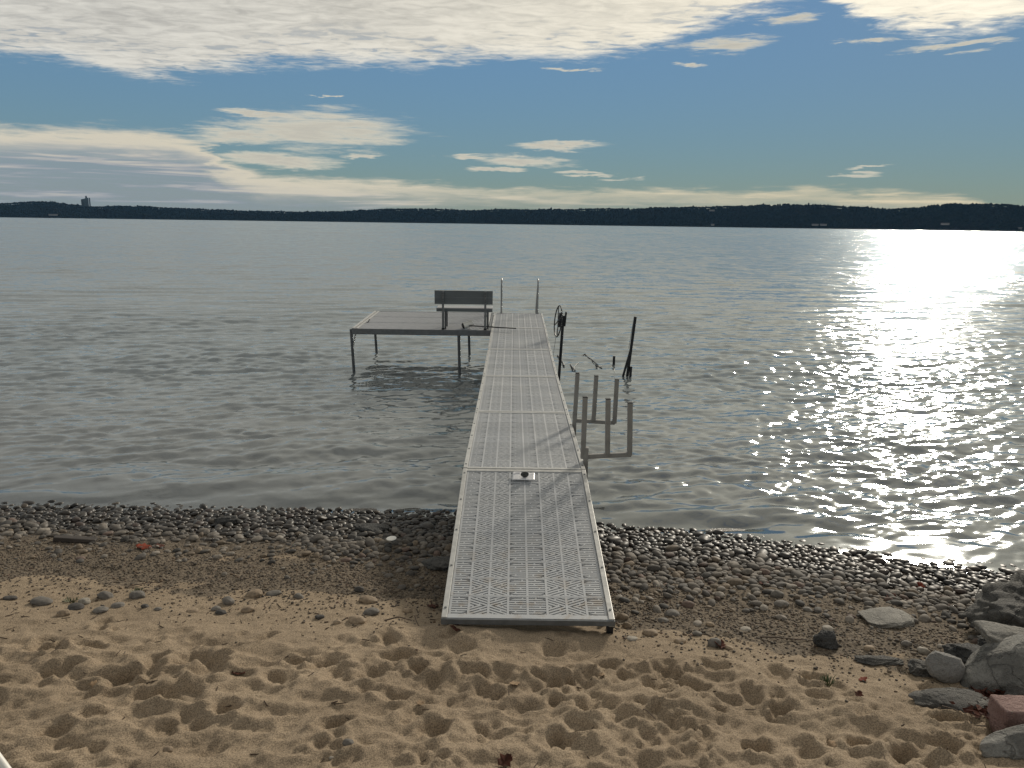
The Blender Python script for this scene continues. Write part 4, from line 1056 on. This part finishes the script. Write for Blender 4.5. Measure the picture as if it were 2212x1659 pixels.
# ------------------------------------------------------------------ small things
def build_small():
    # brush across platform and dock
    a = on_z(1004, 703, 1.075); b = on_z(1115, 709.5, 1.075)
    e = empty('scrub_brush', a); tag(e, 'long dark handled brush with white head lying across platform and dock', 'brush')
    d = (b-a); n = d.normalized()
    MB().tube([n*0.06, d], 0.0125, 8).build('handle', M['black'], e, smooth=True)
    ax = Vector((0.9, 0.30, 0.28)).normalized()
    MB().tube([ax*-0.03, ax*0.18], 0.072, 16).build('head', M['white'], e, smooth=True)
    MB().tube([ax*-0.06, ax*-0.029], [0.05, 0.070], 16).build('head_cap', M['black'], e, smooth=True)
    # cleat on the platform
    c = on_z(797, 697, 1.02)
    tag(MB().tube([(-0.05, -0.02, 0.0), (-0.01, 0, 0.015), (0.01, 0.0, 0.075), (0.012, 0.0, 0.085)], 0.010, 8).build('mooring_hook', M['black'], None, loc=c), 'small dark hook standing on the platform left corner', 'hook')
    # paper in a sleeve under a stone
    y0, y1 = JY[0], JY[1]; dz = (JZ[1]-JZ[0])/(y1-y0); an = math.atan(dz)
    def ramp_pt(px, py):
        d = ray(px, py); t = (JZ[0]+0.012 - CAM_Z - (JY[0])*dz*1.0 + 0)/(d.z-d.y*dz); return CP + d*t
    p = ramp_pt(1131, 1031)
    e = empty('paper_notice', p + Vector((0, 0, 0.004)), 0); e.rotation_euler = (an, 0, R(-2)); tag(e, 'white paper in a clear sleeve weighted on the ramp', 'paper')
    nx, ny = 15, 9; V = []; F = []
    for j in range(ny):
        for i in range(nx):
            x = -0.108+0.216*i/(nx-1); y = -0.075+0.15*j/(ny-1)
            z = 0.004+0.006*abs(math.sin(x*38+0.6))*(0.4+0.6*j/ny) + 0.010*max(0, y-0.04)*10
            V.append((x, y, z))
    F = grid_faces(nx, ny)
    sh = link('sheet', mesh_np('sheet', V, F, M['paper']), e)
    sd = sh.modifiers.new('thick', 'SOLIDIFY'); sd.thickness = 0.0012
    MB().box(-0.100, -0.03, 0.060, 0.078, 0.014, 0.0165).build('folded_edge', M['paper'], e)
    s = link('stone', mesh_np('stone', *pebble_shape(4, 911, 0.9), M['pebble_o']), None, p+Vector((0.012, -0.022, 0.036)), (0.2, 0.1, 0.3))
    s.scale = (0.036, 0.036, 0.040); s.color = (0.05, 0.052, 0.05, 1)
    tag(s, 'dark stone holding down the white paper on the ramp', 'stone')
    # white lid on the pebbles
    g = ground_at(846, 1180, 0.15)
    l = MB(); l.tube([(0, 0, 0.0), (0, 0, 0.010), (0, 0, 0.013)], [0.044, 0.05, 0.04], 24)
    tag(l.build('plastic_lid', M['white'], None, smooth=True, loc=g+Vector((0, 0, 0.075)), rot=(0.06, -0.05, 0)), 'white round plastic lid resting on the pebbles left of the ramp', 'lid')
    # driftwood
    g = ground_at(160, 1172, 0.2)
    tag(MB().add([(-0.20, -0.03, 0), (0.21, -0.04, -0.01), (0.20, 0.05, -0.01), (-0.21, 0.04, 0), (-0.19, -0.03, 0.05), (0.21, -0.035, 0.022), (0.20, 0.045, 0.022), (-0.20, 0.04, 0.05)],
             [(0, 3, 2, 1), (4, 5, 6, 7), (0, 1, 5, 4), (1, 2, 6, 5), (2, 3, 7, 6), (3, 0, 4, 7)]).build('driftwood_plank', M['wood_dark'], None, 0.008, loc=g+Vector((0, 0.02, 0.01)), rot=(0, 0, 0.06)), 'short dark wooden plank lying at the pebble edge on the left', 'driftwood')
    def stick(px, py, pts, rad, lab, m='twig'):
        g = ground_at(px, py); 
        tag(MB().tube([Vector(p) for p in pts], [rad*(1-0.5*i/len(pts)) for i in range(len(pts))], 6).build('stick', M[m], None, smooth=True, loc=g+Vector((0, 0, 0.006))), lab, 'stick')
    stick(1690, 1382, [(-0.16, 0.01, 0.01), (-0.05, 0, 0.015), (0.08, -0.01, 0.008), (0.22, -0.02, 0.004)], 0.006, 'thin straight stick on the sand right of the ramp')
    stick(1512, 1260, [(-0.03, 0.1, 0.05), (0.0, 0.02, 0.06), (0.02, -0.08, 0.03), (-0.03, -0.12, 0.03), (-0.07, -0.06, 0.04)], 0.005, 'curved twig on the pebbles beside the ramp')
    stick(2058, 1497, [(-0.05, -0.03, 0.008), (0.0, 0.0, 0.01), (0.06, 0.04, 0.02)], 0.004, 'forked twig on the sand below the smooth stone')
    stick(2050, 1540, [(-0.03, 0.03, 0.01), (0.02, 0.0, 0.01), (0.06, -0.03, 0.005)], 0.004, 'short twig in front of the flush grey slab')
    stick(2313*0.8848, 1612, [(0, 0, -0.01), (0.004, 0.005, 0.05)], 0.004, 'tiny upright twig in the right foreground sand')
    stick(1398, 1545, [(-0.06, 0.05, 0.012), (0.0, 0.02, 0.012), (0.04, -0.05, 0.005)], 0.004, 'curved twig in a deep hollow in front of the ramp')
    stick(860, 1345, [(-0.10, 0.0, 0.01), (0.0, 0.02, 0.03), (0.10, 0.0, 0.015)], 0.006, 'dark stick among the debris left of the ramp corner')
    stick(900, 1350, [(-0.02, 0.05, 0.04), (0.0, 0.0, 0.02), (0.03, -0.05, 0.0)], 0.005, 'short leaning stick beside the debris left of the ramp')
    stick(845, 1285, [(-0.09, 0.02, 0.01), (0.0, 0.0, 0.02), (0.09, 0.03, 0.01)], 0.004, 'thin dark twig on the shaded sand by the ramp')
    stick(330, 1268, [(-0.2, -0.03, 0.012), (-0.05, 0.0, 0.03), (0.12, 0.05, 0.02)], 0.004, 'long thin twig on the sand by the left grass tuft')
    def leaf(px, py, sz, m, lab, rz=0.0, grp=None, loc=None, curl=0.5):
        g = loc if loc is not None else ground_at(px, py)+Vector((0, 0, 0.006))
        V = []; F = []
        for i in range(7):
            t = i/6; w = math.sin(math.pi*min(1, t*0.93+0.05))**0.8*0.38*(1+0.35*math.sin(i*2.6))
            for k in (-1, 0, 1): V.append((t-0.5, k*w, 0.18*k*k*curl + 0.35*curl*(t-0.5)**2))
        for i in range(6):
            for k in range(2): F.append((i*3+k, i*3+k+1, i*3+k+4, i*3+k+3))
        o = link('fallen_leaf', mesh_np('leaf', np.array(V)*sz, F, M[m]), None, g, (rnd.uniform(-.4, .4), rnd.uniform(-.4, .4), rz))
        o.modifiers.new('thick', 'SOLIDIFY').thickness = 0.0012
        tag(o, lab, 'leaf', grp)
    leaf(310, 1184, 0.14, 'leaf_red', 'bright red fallen leaf at the pebble edge on the left', 0.3)
    leaf(345, 1182, 0.10, 'leaf', 'brown leaf just right of the red leaf', 1.2)
    leaf(1555, 1398, 0.10, 'leaf', 'upright brown leaf beside the stone in the hollow', 1.4, curl=1.2)
    leaf(2113, 1676*0+1425, 0.06, 'leaf', 'small brown leaf at the stones below the big boulder', 0.4)
    leaf(205, 1480, 0.06, 'leaf_tan', 'small pale curled leaf in the left foreground hollow', 0.1)
    leaf(1112, 1480, 0.07, 'leaf_tan', 'pale crumpled leaf in the sand below the ramp', 0.5)
    leaf(908, 1523, 0.05, 'leaf_tan', 'pale thin leaf in the sand left of centre', 0.5)
    leaf(515, 1457, 0.08, 'leaf', 'dark brown leaf in the left foreground sand', 0.2)
    leaf(1090, 1648, 0.09, 'leaf', 'dark curled leaf at the bottom centre of the sand', 0.7, curl=1.0)
    leaf(2017*0.8848+80, 1470, 0.06, 'leaf_red', 'rust coloured leaf in the sand left of the smooth stone', 0.2)
    leaf(1855, 1502, 0.06, 'leaf', 'torn brown leaf in the right foreground sand', 0.9)
    leaf(1795, 1510+100, 0.06, 'leaf_tan', 'rose tan leaf in the right foreground sand', 2.2)
    leaf(1985, 1270, 0.11, 'leaf_red', 'dark red leaf standing among the pebbles near the big boulder', 1.0, curl=1.0)
    leaf(1925, 1290, 0.10, 'leaf', 'maroon leaf flat on the pebbles left of the big boulder', 0.5)
    leaf(1650, 1262, 0.09, 'leaf', 'dark red leaf on the pebbles right of the ramp', 0.2)
    leaf(935, 1312, 0.09, 'leaf', 'brown leaf in the debris left of the ramp corner', 0.4)
    leaf(985, 1356, 0.10, 'leaf', 'dark leaf in front of the ramp left corner', 1.7)
    leaf(1300, 1462, 0.05, 'leaf_tan', 'tiny pale leaf in the sand in front of the ramp', 1.7)
    # litter heap at the granite block: uncountable
    Vs, Fs, nv = [], [], 0
    for _ in range(260):
        px, py = rnd.gauss(2128, 22), rnd.gauss(1525, 15)
        g = ground_at(px, py); s = rnd.uniform(0.018, 0.04)
        m3 = np.array(Matrix.Rotation(rnd.uniform(0, 6.28), 3, 'Z') @ Matrix.Rotation(rnd.uniform(-0.9, 0.9), 3, 'X'))
        P = np.array([(-1, 0, 0), (-0.2, -0.55, 0.15), (1, 0, 0.2), (-0.2, 0.55, 0.2), (0, 0, -0.08)])*s
        Vs.append(P @ m3.T + np.array([g.x, g.y, g.z+rnd.uniform(0.005, 0.04)])); Fs.append(np.array([(0, 1, 4), (1, 2, 4), (2, 3, 4), (3, 0, 4)])+nv); nv += 5
    tag(link('leaf_litter', mesh_np('leaf_litter', np.concatenate(Vs), np.concatenate(Fs), M['leaf'], False)), 'heap of dark red dead leaves beside the pink block', 'leaves', kind='stuff')
    Vs, Fs, nv = [], [], 0
    for _ in range(420):
        x = rnd.uniform(-4.6, 4.4); y = rnd.uniform(3.2, 5.9) if rnd.random() < 0.45 else rnd.gauss(5.25, 0.28)
        if -0.55 < x < 0.8 and y > 4.85: continue
        L_ = rnd.uniform(0.008, 0.035); w_ = rnd.uniform(0.0015, 0.004); a = rnd.uniform(0, 3.14); z = ground_z(x, y)+0.003
        d = np.array([math.cos(a), math.sin(a), rnd.uniform(-0.2, 0.2)])*L_; n_ = np.array([-math.sin(a), math.cos(a), 0])*w_; u = np.array([0, 0, w_*1.6]); c = np.array([x, y, z])
        Vs.append(np.array([c-d-n_, c-d+n_, c-d+u, c+d-n_, c+d+n_, c+d+u])); Fs.append(np.array([(0, 3, 4), (0, 4, 1), (1, 4, 5), (1, 5, 2), (2, 5, 3), (2, 3, 0)])+nv); nv += 6
    tag(link('beach_litter', mesh_np('beach_litter', np.concatenate(Vs), np.concatenate(Fs), M['twig'], False)), 'tiny twigs and bark crumbs strewn over the sand', 'litter', kind='stuff')
    # grass tufts
    def tuft(px, py, n, h, sp, lab):
        g = ground_at(px, py); V, F = [], []
        for i in range(n):
            a = rnd.uniform(0, 6.28); r = rnd.uniform(0, sp); b = Vector((r*math.cos(a), r*math.sin(a)*0.7, -0.01)); hh = h*rnd.uniform(0.5, 1.1)
            lean = Vector((math.cos(a), math.sin(a), 0))*hh*rnd.uniform(0.2, 0.9); w = Vector((-math.sin(a), math.cos(a), 0))*0.0035; k = len(V)
            V += [b-w, b+w, b+lean*0.4+Vector((0, 0, hh*0.6))+w*0.7, b+lean*0.4+Vector((0, 0, hh*0.6))-w*0.7, b+lean+Vector((0, 0, hh))]
            F += [(k, k+1, k+2), (k, k+2, k+3), (k+3, k+2, k+4)]
        tag(link('grass_tuft', mesh_np('grass_tuft', V, F, M['grass'], False), None, g), lab, 'grass tuft', 'grass tufts on the sand')
    tuft(297, 1281, 90, 0.05, 0.045, 'dark green tuft standing on the left sand')
    tuft(155, 1300, 60, 0.045, 0.06, 'low green tuft in the left stone scatter')
    tuft(1785, 1477, 60, 0.05, 0.05, 'green grass tuft on the sand left of the boulders')
    # white rail tip at the bottom left corner
    a = on_z(-30, 1605, 0.9); b = on_z(14, 1665, 0.78); c = b+(b-a)*1.5
    e = MB(); e.tube([a+(a-b)*3, a, b, c], 0.022, 14)
    tag(e.build('white_handrail', M['white'], None, smooth=True), 'smooth white rail tip in the bottom left corner', 'handrail')
build_small()

# ------------------------------------------------------------------ air between here and the far shore
def build_haze():
    m = bpy.data.materials.new('haze'); m.use_nodes = True; T = NT(m.node_tree)
    v = T.n('ShaderNodeVolumePrincipled'); o = T.n('ShaderNodeOutputMaterial'); T.t.links.new(v.outputs[0], o.inputs['Volume'])
    v.inputs['Color'].default_value = (0.28, 0.58, 1.0, 1); v.inputs['Density'].default_value = 1.9e-5; v.inputs['Anisotropy'].default_value = 0.0
    tag(MB().box(-9000, 9000, -60, 10500, -4.0, 190).build('haze', m), 'thin blue air over the lake', 'haze', kind='stuff')
build_haze()
